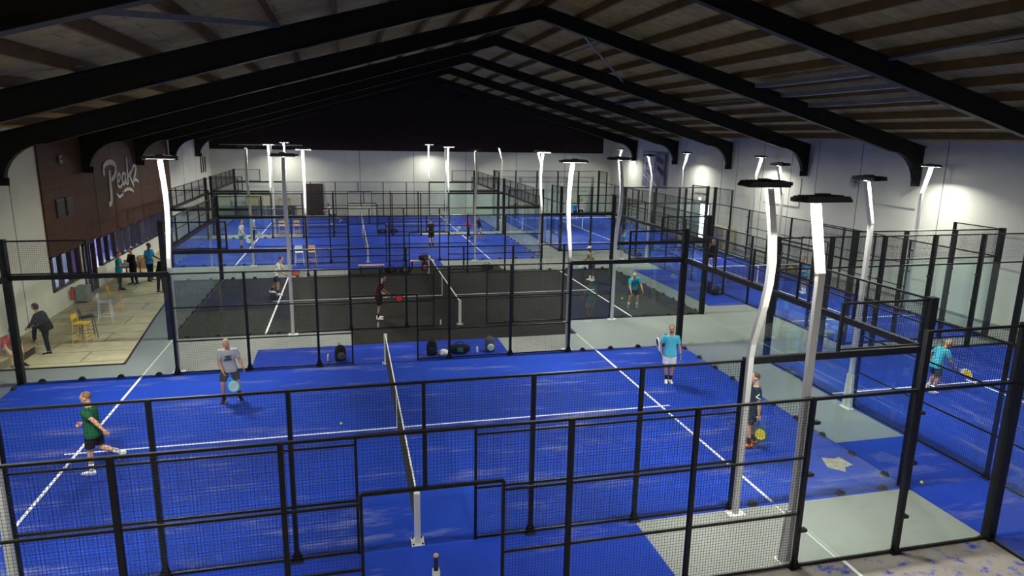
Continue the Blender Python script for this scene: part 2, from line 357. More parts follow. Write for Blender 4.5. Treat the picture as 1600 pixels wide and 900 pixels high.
struct('floor_worn_patch', MB().poly([(9.02, -3.95, TZ), (9.2, -3.5, TZ), (9.45, -3.62, TZ), (9.62, -3.55, TZ), (9.66, -3.95, TZ), (9.4, -4.02, TZ), (9.28, -4.2, TZ)], (0, 0, .002)), mat('bare sandy patch', (.30, .27, .22), .9, vary=.25, scale=9))
te = [(XL, 6.25), (-7.75, 6.25), (-8.25, 11.5), (-8.6, 15.9), (-9.55, 19.6), (-10.9, 26.5), (-11.6, 31.5), (XL, 31.5)]
struct('floor_terrace', MB().poly([(x, y, 0) for x, y in te], (0, 0, 0.03)), M['terrace'])
e = MB()
for (x0, y0), (x1, y1) in zip(te[:7], te[1:7]): e.bar((x0, y0, 0.018), (x1, y1, 0.018), 0.05, 0.036)
struct('trim_1', e, M['frame_brown'])

# ------------------------------------------------------------------ courts
def wires(wd, ht, sp=0.05, th=0.0036):
    b = MB(); n = int(round(wd/sp)); k = int(round(ht/sp)); t = th/2
    def strip(a, bb, q):
        n0 = len(b.v); b.v.extend([tuple(V(a)+d) for d in q]+[tuple(V(bb)+d) for d in q])
        for i in range(4): b.f.append((n0+i, n0+(i+1) % 4, n0+4+(i+1) % 4, n0+4+i))
    qv = [V((-t, -t, 0)), V((t, -t, 0)), V((t, t, 0)), V((-t, t, 0))]
    qh = [V((0, -t, -t)), V((0, t, -t)), V((0, t, t)), V((0, -t, t))]
    for i in range(1, n): strip((wd*i/n, 0, 0), (wd*i/n, 0, ht), qv)
    for i in range(1, k): strip((0, 0.004, ht*i/k), (wd, 0.004, ht*i/k), qh)
    me = bpy.data.meshes.new('mesh_panel'); me.from_pydata(b.v, [], b.f); me.materials.append(M['wire']); return me
def mesh_panel(par, u0, u1, z0, z1):
    d = cached(('mesh', round(u1-u0, 2), round(z1-z0, 2)), lambda: wires(u1-u0, z1-z0))
    put('mesh_panel', d, par, (u0, 0, z0))
def pane(par, u0, u1, z0=0.04, z1=2.98):
    d = cached(('pane', round(u1-u0, 2), round(z1-z0, 2)), lambda: MB().box(0.008, u1-u0-0.008, -0.006, 0.006, 0, z1-z0).data('glass_pane', M['glass']))
    put('glass_pane', d, par, (u0, 0, z0))
def post(par, u, z0, z1, w=0.07, d=0.07, foot=True):
    def mk():
        b = MB().box(-w/2, w/2, -d/2, d/2, 0, z1-z0)
        if foot:
            b.box(-0.11, 0.11, -0.09, 0.09, 0, 0.015)
            for s in (-1, 1): b.poly([(s*w/2, -0.006, 0.015), (s*(w/2+0.07), -0.006, 0.015), (s*w/2, -0.006, 0.22)], (0, 0.012, 0))
        return b.data('post', M['black'])
    put('post', cached(('post', round(z1-z0, 2), w, d, foot), mk), par, (u, 0, z0))
def rail(par, u0, u1, z, w=0.05, h=0.05):
    put('rail', cached(('rail', round(u1-u0, 2), w, h), lambda: MB().box(0, u1-u0, -w/2, w/2, -h/2, h/2).data('rail', M['black'])), par, (u0, 0, z))
def clamp(par, u, side=1):
    def mk():
        b = MB(); b.rings([[V((0.085*cos(pi*k/8), y, 0.085*sin(pi*k/8)+0.01)) for k in range(9)] for y in (-0.035, 0.035)])
        b.box(-0.10, 0.10, -0.05, 0.05, 0, 0.014); return b.data('clamp', M['rubber'])
    put('clamp', cached('clamp', mk), par, (u, 0, 0.012))
def spider(par, u, z):
    put('clamp', cached('spider', lambda: MB().box(-0.07, 0.07, -0.035, 0.05, -0.025, 0.025).data('clamp', M['rubber'])), par, (u, 0, z))

def fence_bays(t, xs):
    for a, b in zip(xs, xs[1:]):
        if b <= -1 or a >= 1: mesh_panel(t, a, b, 0.05, 3.0)
    for s in (-1, 1):
        a, b = (1, xs[-1]) if s > 0 else (xs[0], -1)
        for z in (0.05, 1.0, 2.0): rail(t, a, b, z, 0.03, 0.038)
        post(t, s*1.0, 0, 2.15, 0.045, 0.045, False)
    mesh_panel(t, -1, 1, 2.15, 3.0); rail(t, -1, 1, 2.15, 0.045, 0.05)
    post(t, 0.12, 2.15, 3.0, 0.06, 0.05, False)
    for x in xs:
        if abs(x) > 1.01: post(t, x, 0, 3.02)
    rail(t, xs[0], xs[-1], 3.0, 0.045, 0.04)

def side(t, style):
    """long side: local x along the court, centre 0"""
    fence_bays(t, [-6, -4, -2, -1, 1, 2, 4, 6])
    for s in (-1, 1):
        lo, hi = (6, 10) if s > 0 else (-10, -6)
        for a in (6, 8):
            u0, u1 = (a, a+2) if s > 0 else (-a-2, -a)
            pane(t, u0, u1)
        a, b = (8, 10) if s > 0 else (-10, -8)
        mesh_panel(t, a, b, 3.03, 4.0); rail(t, a, b, 4.0, 0.04, 0.04)
        if style == 'beam':
            rail(t, lo, hi, 3.0, 0.09, 0.13); post(t, s*8, 3.0, 4.02, 0.06, 0.05, False); rail(t, a, b, 3.10, 0.03, 0.03)
            for u in (6.5, 7.5, 8.5, 9.5): clamp(t, s*u)
        else:
            rail(t, lo, hi, 3.0, 0.05, 0.05); rail(t, lo, hi, 0.04, 0.04, 0.05)
            post(t, s*8, 0, 4.02, 0.09, 0.09)
            for u in (6.07, 8.07): 
                for z in (0.7, 1.7, 2.6): spider(t, s*u, z)
def end(t, style, hw):
    n = 5 if hw > 4 else 3; st = 2*hw/n
    for i in range(n):
        pane(t, -hw+st*i, -hw+st*(i+1)); mesh_panel(t, -hw+st*i, -hw+st*(i+1), 3.06, 4.0)
    rail(t, -hw, hw, 4.0, 0.04, 0.04)
    if style == 'beam':
        rail(t, -hw, hw, 3.0, 0.10, 0.14); rail(t, -hw, hw, 3.5, 0.025, 0.03)
        for i in range(1, n): post(t, -hw+st*i, 3.05, 4.02, 0.05, 0.05, False)
        for s in (-1, 1): post(t, s*hw, 0, 4.05, 0.17, 0.17)
        for i in range(n*2): clamp(t, -hw+st/4+st*i/2)
    else:
        rail(t, -hw, hw, 3.0, 0.04, 0.05); rail(t, -hw, hw, 0.04, 0.04, 0.05)
        for i in range(1, n):
            post(t, -hw+st*i, 0, 4.02, 0.10, 0.14)
            for z in (0.7, 1.7, 2.6): spider(t, -hw+st*i+0.05, z)
        for s in (-1, 1): post(t, s*hw, 0, 4.05, 0.16, 0.16)

def make_lamp(kind):
    tpl = {}
    b = MB(); b.box(-0.17, 0.17, -0.09, 0.12, 0, 0.02)
    for x in (-0.13, 0.13):
        for y in (-0.065, 0.095): b.lathe([(0.018, 0.02), (0.018, 0.04)], 6, (x, y, 0))
    if kind == 'kink':
        for y in (-0.03, 0.03): b.poly([(-0.16, y, 0.02), (0.16, y, 0.02), (0.10, y, 0.95), (-0.10, y, 0.95)], (0, 0.01, 0))
    tpl['base_plate'] = b.data('base_plate', M['white_steel'])
    if kind == 'curve': path = [(0, 0.02, .075), (0, 1.5, .075), (0, 3.15, .075), (.03, 3.4, .078), (.13, 3.75, .082), (.25, 4.15, .086), (.33, 4.55, .088), (.35, 4.95, .088), (.29, 5.4, .088), (.17, 5.85, .086), (.07, 6.17, .085)]
    else: path = [(0, 0.02, .075), (0, 2.5, .078), (0, 4.93, .085), (0.004, 4.97, .092), (0.30, 6.05, .092)]
    secs = []
    for i, (o, z, w2) in enumerate(path):
        o0, z0, _ = path[max(0, i-1)]; o1, z1, _ = path[min(len(path)-1, i+1)]
        d = V((0, o1-o0, z1-z0)).normalized(); secs.append(((0, o, z), (w2*.72, 0, 0), V((0, d.z, -d.y))*0.045))
    tpl['pole'] = MB().rect_loft(secs).data('pole', M['pole'], bevel=0.008)
    ox = path[-1][0]
    tpl['oz'] = ox; tpl['hz'] = 6.24 if kind == 'curve' else 6.1
    h = MB(); L2 = 0.41
    h.rings([[V((x, y0*k, z)) for x, z in ((-L2*k2, -0.045), (L2*(k2-.03), -0.045), (L2*k2, -0.02), (L2*(k2-0.14), 0.045), (-L2*(k2-0.04), 0.045))] for y0, k, k2 in ((-0.19, 1, .96), (-0.17, 1, 1.0), (0.16, 1, 1.0), (0.19, 1, .97))])
    for i in range(9): h.box(-0.34+0.075*i, -0.32+0.075*i, -0.12, 0.14, 0.045, 0.06)
    h.box(-0.52, -0.36, -0.06, 0.06, -0.03, 0.03); h.box(-0.09, 0.09, -0.07, 0.07, 0.02, 0.085)
    tpl['lamp_head'] = h.data('lamp_head', M['head'])
    e = MB()
    for x in (-0.3, -0.2, 0.2, 0.3, -0.05, 0.05):
        for y in (-0.12, 0.12): e.box(x-0.035, x+0.035, y-0.03, y+0.03, -0.0465, -0.044)
    tpl['led'] = e.data('led', M['led'])
    return tpl
LAMPW = 430
def lamp(kind, loc, outdir, label, tilt=0.035):
    """outdir: unit vector from court to outside; local +y is outward"""
    tpl = cached(('lamp', kind), lambda: make_lamp(kind))
    t = thing('court_lamp_post', label, 'lamp post', (loc[0], loc[1], 0.0), math.atan2(outdir[1], outdir[0])-pi/2, 'lamp posts along the courts')
    put('base_plate', tpl['base_plate'], t); put('pole', tpl['pole'], t)
    h = put('lamp_head', tpl['lamp_head'], t, (0.04, tpl['oz']-0.10, tpl['hz'])); h.rotation_euler = (-tilt, 0, 0)
    put('led', tpl['led'], h)
    a = area('lamp_light', (0, -0.06, -0.05), 0.7, LAMPW, (1.0, 0.985, 0.86), (0, -0.28, -1), h, 0.22, 2.72)
    return t
def make_net(hw):
    b = wires(2*hw-0.3, 0.86, 0.045, 0.006); b.name = 'net_mesh'; b.materials.clear(); b.materials.append(M['net'])
    top = MB().box(-hw+0.15, hw-0.15, -0.014, 0.010, 0.865, 0.91).data('net_tape', M['tape'])
    p = MB().box(-0.05, 0.05, -0.05, 0.05, 0.012, 0.94).data('net_post', M['white_steel'], bevel=0.006)
    bp = MB().box(-0.13, 0.13, -0.11, 0.11, 0, 0.014)
    bp = bp.data('base_plate', M['white_steel'])
    bl = MB()
    for x in (-0.1, 0.1):
        for y in (-0.08, 0.08): bl.lathe([(0.018, 0.014), (0.018, 0.03)], 8, (x, y, 0))
    bl = bl.data('bolt', M['rubber'])
    return b, top, p, bp, bl
def net(cx, cy, rot, label, hw=5):
    """local x across the court"""
    b, top, p, bp, bl = cached(('net', hw), lambda: make_net(hw))
    t = thing('court_net', label, 'net', (cx, cy, TZ), rot)
    put('net_mesh', b, t, (-hw+0.15, 0, 0.0)); put('net_tape', top, t)
    for s in (-1, 1):
        q = put('net_post', p, t, (s*(hw-0.12), 0, 0)); put('base_plate', bp, q); put('bolt', bl, q)
    put('center_strap', cached('strap', lambda: MB().box(-0.025, 0.025, -0.016, 0.016, 0, 0.90).data('center_strap', M['tape'])), t)
    return t

def court(nick, cx, cy, rot, style, tmat, hw=5, lampkind='curve', ends=(1, 1), sides=(1, 1), lamps=((1, 1), (1, -1), (-1, 1), (-1, -1)), nm=None, netv=True, tilt={}):
    R = Matrix.Rotation(rot, 3, 'Z')
    P = lambda u, v: (R @ V((u, v, 0)))+V((cx, cy, 0))
    fl = put('floor_court', cached(('turf', tmat.name, hw), lambda: MB().box(-10.05, 10.05, -hw-0.05, hw+0.05, 0, TZ).data('floor_court', tmat)), None, (cx, cy, 0), rot); fl['kind'] = 'structure'
    def ln():
        b = MB(); z = TZ+0.003
        for s in (-1, 1): b.box(s*6.95-0.032, s*6.95+0.032, -hw+0.03, hw-0.03, TZ-0.002, z)
        b.box(-7.2, 7.2, -0.032, 0.032, TZ-0.002, z+0.0005); return b.data('court_line', M['line'])
    put('court_line', cached(('lines', hw), ln), fl)
    s_names, e_names, l_names, n_name = nm
    for k, s in enumerate((-1, 1)):
        if sides[k]:
            p = P(0, s*hw); t = thing('side_fence', s_names[k], 'fence', (p.x, p.y, 0.0), rot+(0 if s < 0 else pi)); side(t, style)
    for k, s in enumerate((-1, 1)):
        if ends[k]:
            p = P(s*10, 0); t = thing('back_glass_wall', e_names[k], 'glass wall', (p.x, p.y, 0.0), rot+(pi/2 if s > 0 else -pi/2)); end(t, style, hw)
    for (su, sv), lab in zip(lamps, l_names):
        p = P(su*6, sv*(hw+0.19)); o = R @ V((0, sv, 0)); lamp(lampkind, (p.x, p.y), (o.x, o.y), lab, tilt.get((su, sv), 0.035))
    if netv and n_name: net(cx, cy, rot+pi/2, n_name, hw)

def NM(c, s, e, l, n): return (s, e, l, n)
court('A0', 0.05, -11.9, 0, 'posts', M['sandy'], lampkind='kink', ends=(0, 1), sides=(0, 1), lamps=((1, 1), (-1, 1), (1, -1), (-1, -1)), netv=False,
      nm=(['', 'nearest black mesh fence with glass corner, along the bottom edge'], ['', 'glass end wall beside the sand-covered carpet in the bottom corner'],
          ['nearest lamp post, bent near its top, at the bottom mesh fence', 'lamp post at the near fence, out of frame to the left', 'lamp post behind the viewer on the right', 'lamp post behind the viewer on the left'], None))
court('A1', 0, 0, 0, 'beam', M['blue'],
      nm=(['mesh fence with gate and glass ends on near side of the front blue court', 'mesh fence with glass ends between front blue court and backpacks'],
          ['left glass end wall of the front blue court', 'right glass end wall with mesh top of the front blue court'],
          ['curved lamp post at the far right of the front blue court', 'tall curved grey lamp post next to the player in navy', 'curved bright lamp post by the terrace, left of the black court', 'grey lamp post at the left edge, near the player in green'],
          'net across the front blue court, nearest the camera'))
court('A2', 2.976, 13.80, 0, 'beam', M['black_turf'], tilt={(-1, 1): .10, (1, 1): .10},
      nm=(['near side mesh fence of the black court', 'far side mesh fence of the black court, behind the white-capped player'],
          ['left glass end wall of the black court beside the terrace', 'right glass end wall of the black court by the player in teal'],
          ['lamp post at far right corner area of the black court', 'slim curved lamp post in front of the glass, near the bending player in teal', 'bright lamp post on the far left of the black court', 'grey lamp post with dark flat head before the white-shirted player'],
          'net across the black court'))
court('A3', 0, 27.45, 0, 'beam', M['blue'], tilt={(-1, 1): .05, (1, 1): .10},
      nm=(['near side mesh fence of the blue court behind the black court', 'far side mesh fence of the third court, before the farthest blue court'],
          ['left glass end wall of the blue court behind the black court', 'right glass end wall of the blue court behind the black court'],
          ['bright lamp post at far right side of the blue court behind the black court', 'grey lamp post at near right side of the blue court behind the black court', 'bright lamp post at far left of the blue court behind the black court', 'dim grey lamp post at near left of the blue court behind the black court'],
          'net across the blue court behind the black court'))
court('A4', 0, 39.35, 0, 'beam', M['blue'],
      nm=(['near side mesh fence of the farthest blue court', 'far side mesh fence of the farthest court, in front of the white wall'],
          ['left glass end wall of the farthest blue court', 'right glass end wall of the farthest blue court'],
          ['lamp post at far right of the farthest court by the white wall', 'lamp post at near right of the farthest court', 'lamp post at far left of the farthest court by the white wall', 'lamp post at near left of the farthest court'],
          'net across the farthest blue court'))
court('B1', 17.07, -7.05, pi/2, 'posts', M['blue'], lampkind='kink', lamps=((1, 1), (1, -1), (-1, 1), (-1, -1)), ends=(0, 1),
      nm=(['right side fence of the blond woman\'s court, beyond the frame', 'mesh side fence left of the blond woman in turquoise'],
          ['', 'glass end wall on black posts behind the blond woman'],
          ['white kinked lamp post on a wide base left of the blond woman\'s court', 'kinked lamp post against the right wall, beyond the blond woman\'s court', 'lamp post at the near left of the blond woman\'s court, out of frame', 'lamp post at the near right of the blond woman\'s court, out of frame'], 'net of the blond woman\'s court'))
court('B2', 18.92, 14.0, pi/2, 'posts', M['blue'], hw=3.1, lampkind='kink',
      nm=(['right side fence of the narrow court along the white wall', 'left side fence of the narrow court, by the woman in black'],
          ['near glass end wall of the narrow court, on black posts', 'far glass end wall of the narrow court'],
          ['kinked lamp post at far left of the narrow court', 'kinked lamp post at far right of the narrow court by the poster', 'kinked lamp post at near left of the narrow court, near the yellow stool', 'kinked lamp post at near right of the narrow court, under the wall fan'],
          'net across the narrow court beside the man in blue'))
court('B3', 16.9, 34.75, pi/2, 'posts', M['blue'], lampkind='kink',
      nm=(['right side fence of the far right blue court', 'left side fence of the far right blue court'],
          ['near glass end wall of the far right blue court', 'far glass end wall of the far right court, before the white wall'],
          ['kinked lamp post at far left of the far right court', 'kinked lamp post at far right of the far right court', 'kinked lamp post at near left of the far right court', 'kinked lamp post at near right of the far right court, before the poster'],
          'net across the far right blue court'))

# ------------------------------------------------------------------ sports gear, furniture
def frame_from(d, n):
    """columns: x = side, y = d (along), z = n (normal)"""
    d = V(d).normalized(); n = V(n); n = (n-d*n.dot(d)).normalized(); x = d.cross(n)
    return Matrix((x, d, n)).transposed()
def racket_data(face, edge):
    """origin at the grip middle, +y towards the head"""
    out = [(0.132*sin(a)*(1-0.10*cos(a)), 0.345-0.15*cos(a)) for a in [2*pi*k/28 for k in range(28)]]
    e = MB(); e.rings([[V((x*(1+0.05), 0.345+(y-0.345)*1.05, z)) for x, y in out] for z in (-0.017, 0.017)]+[[V((x*0.86, 0.345+(y-0.345)*0.86, 0.018)) for x, y in out], [V((x*0.86, 0.345+(y-0.345)*0.86, -0.018)) for x, y in out]], cap=False)
    n = 28
    e.f += [(j, (j+1) % n, 3*n+(j+1) % n, 3*n+j) for j in range(n)]
    for s in (-1, 1): e.tube([(s*0.012, 0.09, 0), (s*0.04, 0.15, 0), (s*0.075, 0.225, 0)], 0.014, 8)
    f = MB(); f.rings([[V((x*0.87, 0.345+(y-0.345)*0.87, z)) for x, y in out] for z in (-0.0165, 0.0165)])
    h = MB()
    for iy in range(-3, 4):
        for ix in range(-3, 4):
            if ix*ix+iy*iy < 11: h.rings([[V((ix*0.028+0.0065*cos(2*pi*k/8), 0.345+iy*0.028+0.0065*sin(2*pi*k/8), z)) for k in range(8)] for z in (-0.0172, 0.0172)])
    g = MB(); g.tube([(0, -0.09, 0), (0, -0.085, 0), (0, 0.02, 0), (0, 0.10, 0)], [0.020, 0.017, 0.016, 0.014], 10, round_ends=True)
    return (e.data('frame', FM[edge]), f.data('face', FM[face]), h.data('holes', M['rubber']), g.data('grip', M['rubber'], True))
def racket(pos, d, n, face, edge, label):
    rd = cached(('rk', face, edge), lambda: racket_data(face, edge))
    t = tag(put('padel_racket', None), label, 'racket', 'padel rackets'); t.matrix_world = Matrix.Translation(V(pos)) @ frame_from(d, n).to_4x4()
    put('frame', rd[0], t); f = put('face', rd[1], t); put('holes', rd[2], f); put('grip', rd[3], t)
    return t

# ------------------------------------------------------------------ people
def remesh(parts, voxel, smooth=2):
    """parts: list of MB -> one continuous closed surface"""
    me = bpy.data.meshes.new('tmp'); v = []; f = []
    for p in parts:
        n = len(v); v += [tuple(q) for q in p.v]; f += [tuple(n+i for i in q) for q in p.f]
    me.from_pydata(v, [], f)
    bm = bmesh.new(); bm.from_mesh(me); bmesh.ops.recalc_face_normals(bm, faces=bm.faces); bm.to_mesh(me); bm.free()
    o = bpy.data.objects.new('tmp', me); COL.objects.link(o)
    r = o.modifiers.new('r', 'REMESH'); r.mode = 'VOXEL'; r.voxel_size = voxel; r.use_smooth_shade = True
    if smooth:
        s = o.modifiers.new('s', 'SMOOTH'); s.iterations = smooth; s.factor = 0.5
    dg = bpy.context.evaluated_depsgraph_get()
    out = bpy.data.meshes.new_from_object(o.evaluated_get(dg)); bpy.data.objects.remove(o); bpy.data.meshes.remove(me)
    return out
def hand(mb, w, d, n, side, s, curl):
    """w wrist point, d along the fingers, n palm normal, side +1 when the thumb lies on +x of frame"""
    fr = frame_from(d, n); x = fr.col[0]*side; d = fr.col[1]; n = fr.col[2]
    mb.rings([[w+d*a+x*(b*cos(2*pi*k/10))+n*(c*sin(2*pi*k/10)) for k in range(10)] for a, b, c in ((-0.01*s, .026*s, .020*s), (.02*s, .032*s, .018*s), (.05*s, .040*s, .017*s), (.085*s, .041*s, .014*s), (.092*s, .036*s, .010*s))])
    for i, L in enumerate((.070, .078, .073, .057)):
        p = w+d*.085*s+x*((1.5-i)*.0205*s); pts = [p]; a = 0
        for k, q in enumerate((.45, .32, .23)):
            a += curl*(0.5 if k == 0 else 1.0)
            p = p+(d*cos(a)+n*sin(a)+x*(1.5-i)*0.05*(1-curl*.6))*(L*q*s); pts.append(p)
        mb.tube(pts, [.0095*s, .009*s, .0082*s, .0065*s], 8, round_ends=True)
    p = w+d*.025*s+x*.030*s
    t1 = p+(d*.65+x*.65+n*.3).normalized()*.042*s; t2 = t1+(d*(.9-.3*curl)+x*(.35-.5*curl)+n*(.2+.6*curl)).normalized()*.035*s
    mb.tube([p, t1, t2], [.013*s, .011*s, .008*s], 8, round_ends=True)
    return w+d*.07*s+n*.028*s
def person(label, pos, face, H=1.78, lean=5, sideb=0, head=(0, 0), arms=((.15, .1, -1), (.1, .4, -1), (-.15, .1, -1), (-.1, .4, -1)), legs=((.06, .1, -1), (.03, -.08, -1), (-.06, .0, -1), (-.03, -.1, -1)),
           shirt='grey', sleeve='short', bottom='shorts', bcol='black', sock='black', shoe='lwhite', hair=('short', 'brown'), skin='light', vox=0.012, curl=(.5, .5), z0=TZ, z_hip=None, build=.95, group=None, palms=None, extra=None, beard=None, legskin=True):
    """arms: R upper, R fore, L upper, L fore; legs: R thigh, R shin, L thigh, L shin - directions as (right, forward, up)"""
    s = H/1.78; a = radians(face)
    Fv = V((cos(a), sin(a), 0)); Rv = V((sin(a), -cos(a), 0)); U = V((0, 0, 1))
    W = lambda r, f, u: Rv*r+Fv*f+U*u
    D = lambda t: W(*t).normalized()
    hipw = .092*s; thigh = .43*s; shin = .42*s; ank = .085*s
    # hip height from the lower foot
    kn = []; an = []
    for k, sg in ((0, 1), (2, -1)):
        h = W(sg*hipw, 0, 0); q = h+D(legs[k])*thigh; kn.append(q); an.append(q+D(legs[k+1])*shin)
    lift = -min(q.z for q in an)+ank if z_hip is None else z_hip
    org = V((pos[0], pos[1], z0))
    # put the standing ankle over pos
    low = min(range(2), key=lambda i: an[i].z)
    if z_hip is None: org = org-V((an[low].x, an[low].y, 0))
    O = org+U*lift
    kn = [O+q for q in kn]; an = [O+q for q in an]; hip = [O+W(hipw, 0, 0), O-W(hipw, 0, 0)]
    le = radians(lean); sb = radians(sideb)
    def spine(t):
        q = 0.55+0.45*t
        return O+(U*cos(le*q)+Fv*sin(le*q)+Rv*sin(sb*t)).normalized()*(.50*s*t)
    sd = (spine(1)-spine(.6)).normalized(); sf = (Fv-sd*Fv.dot(sd)).normalized(); sr = sf.cross(sd)
    def ring(t, rx, ry, off=0, n=16):
        c = spine(t) if t >= 0 else O+U*(t*.5*s)
        d = (spine(min(1, t+.05))-spine(max(0, t-.05))).normalized() if t > 0 else U
        f = (Fv-d*Fv.dot(d)).normalized(); r = f.cross(d)
        # squarish cross-section
        P = []
        for k in range(n):
            c1, s1 = cos(2*pi*k/n), sin(2*pi*k/n); e = .8
            P.append(c+f*off+r*(rx*math.copysign(abs(c1)**e, c1))+f*(ry*math.copysign(abs(s1)**e, s1)))
        return P
    B = build
    TR = ((-.20, .10*B, .085*B), (-.12, .150*B, .108*B), (0, .165*B, .115*B), (.16, .150*B, .108*B), (.36, .142*B, .102*B), (.60, .160*B, .112*B), (.78, .175*B, .112*B), (.88, .165*B, .095*B), (.95, .115, .075), (1.0, .068, .062))
    torso = MB().rings([ring(t, rx*s, ry*s) for t, rx, ry in TR])
    nb = spine(1.0); shl = [spine(.87)+sr*(.178*s), spine(.87)-sr*(.178*s)]
    # head
    hy, hp = radians(head[0]), radians(head[1])
    hf = (Fv*cos(hy)+Rv*sin(hy)); hd = (U*cos(hp)-hf*sin(hp)*-1).normalized() if False else (U*cos(hp)+hf*sin(hp)).normalized()
    hf = (hf-hd*hf.dot(hd)).normalized(); hr = hf.cross(hd)
    nk = nb+(sd*.45+hd*.55).normalized()*.075*s
    hc = nk+hd*.115*s+hf*.022*s
    rot = Matrix((hr, hf, hd)).transposed()
    hm = lambda x, y, z: hc+rot @ V((x*s, y*s, z*s))
    hb = [MB().ell(hc+hd*.015*s, .076*s, .096*s, .105*s, 18, 12, rot), MB().ell(hm(0, .025, -.05), .058*s, .066*s, .068*s, 14, 9, rot)]
    hb.append(MB().tube([hm(0, .092, .012), hm(0, .112, -.018), hm(0, .096, -.026)], [.009*s, .014*s, .012*s], 8, round_ends=True))
    hb.append(MB().ell(hm(0, .082, -.085), .024*s, .018*s, .018*s, 10, 6, rot))
    for e in (-1, 1): hb.append(MB().ell(hm(e*.078, -.005, -.005), .010*s, .022*s, .032*s, 8, 6, rot)); hb.append(MB().ell(hm(e*.03, .086, .030), .022*s, .012*s, .010*s, 8, 6, rot))
    neck = MB().tube([spine(.90), nb, nk, nk+hd*.05*s], [.075*s, .060*s, .055*s, .056*s], 12)
    body = [torso, neck]+hb
    el = []; wr = []; grips = []
    hands_mb = MB()
    for i, sg in ((0, 1), (1, -1)):
        ud, fd = D(arms[2*i]), D(arms[2*i+1])
        e = shl[i]+ud*.285*s; w = e+fd*.255*s; el.append(e); wr.append(w)
        body.append(MB().tube([spine(.86)+sr*(sg*.10*s), shl[i], shl[i]+ud*.10*s, e-ud*.04*s, e, e+fd*.07*s, w-fd*.04*s, w+fd*.01*s], [.060*s, .057*s, .051*s, .042*s, .040*s, .043*s, .029*s, .026*s], 12, round_ends=True))
        pn = D(palms[i]) if palms and palms[i] else (Rv*(-sg)+Fv*.15)
        hm_ = MB(); side = 1 if frame_from(fd, pn).col[0].dot(Fv*.8+U*.5) > 0 else -1
        grips.append((hand(hm_, w, fd, pn, side, s, curl[i]), fd, pn)); body.append(hm_)
    ft = []
    for i, sg in ((0, 1), (1, -1)):
        sdir = (an[i]-kn[i]).normalized(); td = (kn[i]-hip[i]).normalized()
        body.append(MB().tube([hip[i]+U*.06*s, hip[i], hip[i]+td*.18*s, kn[i]-td*.06*s, kn[i], kn[i]+sdir*.10*s, kn[i]+sdir*.18*s, an[i]-sdir*.07*s, an[i]], [.08*s*B, .086*s*B, .076*s*B, .056*s, .052*s, .056*s, .052*s, .036*s, .036*s], 12, round_ends=True))
        # foot: flat when planted, pitched when the heel is raised
        raised = an[i].z-org.z-ank
        pit = max(-1.2, min(0.6, -raised*2.6)) if z_hip is None else 0.0
        ff = (Fv*cos(pit)+U*sin(pit)+Rv*(sg*.18)).normalized()
        fu = (U*cos(pit)-Fv*sin(pit)).normalized(); fu = (fu-ff*fu.dot(ff)).normalized(); fx = ff.cross(fu)
        ft.append((an[i], ff, fu, fx))
        body.append(MB().rings([[an[i]+ff*(y*s)+fu*((zc+hz*sin(2*pi*k/10))*s)+fx*(hx*s*cos(2*pi*k/10)) for k in range(10)] for y, zc, hx, hz in ((-.055, -.045, .022, .025), (-.03, -.03, .032, .04), (.03, -.03, .036, .04), (.10, -.055, .042, .022), (.165, -.066, .036, .014), (.185, -.068, .02, .008))]))
    me = remesh(body, vox); me.name = 'body'
    me.materials.append(SKIN[skin]); me.materials.append(EYE); me.materials.append(LIP)
    eyes = [hm(-.03, .09, .015), hm(.03, .09, .015)]; lip = hm(0, .098, -.058)
    for p in me.polygons:
        c = p.center
        if (c-hc).length < .16*s:
            if min((c-e).length for e in eyes) < .0125*s: p.material_index = 1
            elif abs((c-lip).dot(hr)) < .022*s and abs((c-lip).dot(hd)) < .008*s and (c-lip).dot(hf) > -.03*s: p.material_index = 2
    t = thing('person', label, 'person', (0, 0, 0), 0, group); t.location = (pos[0], pos[1], 0)
    inv = Matrix.Translation(V((-pos[0], -pos[1], 0)))
    def add(nm, mesh, mt=None, par=t):
        mesh.name = nm
        if mt: mesh.materials.clear(); mesh.materials.append(mt)
        mesh.transform(inv); mesh.polygons.foreach_set('use_smooth', [True]*len(mesh.polygons)); return put(nm, mesh, par)
    bo = add('body', me)
    cv = max(vox, .010)
    # shirt
    if shirt:
        sp = [MB().rings([ring(tt, (rx+.020)*s, (ry+.020)*s) for tt, rx, ry in ((-.25, .186*B, .134*B), (-.12, .190*B, .132*B), (.0, .178*B, .122*B), (.16, .160*B, .110*B), (.36, .150*B, .106*B), (.60, .160*B, .112*B), (.78, .172*B, .110*B), (.88, .160*B, .093*B), (.95, .105, .070), (.985, .066, .058))])]
        for i, sg in ((0, 1), (1, -1)):
            ud, fd = D(arms[2*i]), D(arms[2*i+1]); st = spine(.86)+sr*(sg*.10*s)
            if sleeve == 'long': sp.append(MB().tube([st, shl[i], shl[i]+ud*.1*s, el[i], el[i]+fd*.08*s, wr[i]-fd*.02*s], [.076*s, .072*s, .066*s, .056*s, .054*s, .042*s], 12))
            elif sleeve == 'short': sp.append(MB().tube([st, shl[i], shl[i]+ud*.08*s, shl[i]+ud*.19*s], [.076*s, .074*s, .070*s, .068*s], 12))
        add('shirt', remesh(sp, cv, 3), FM[shirt])
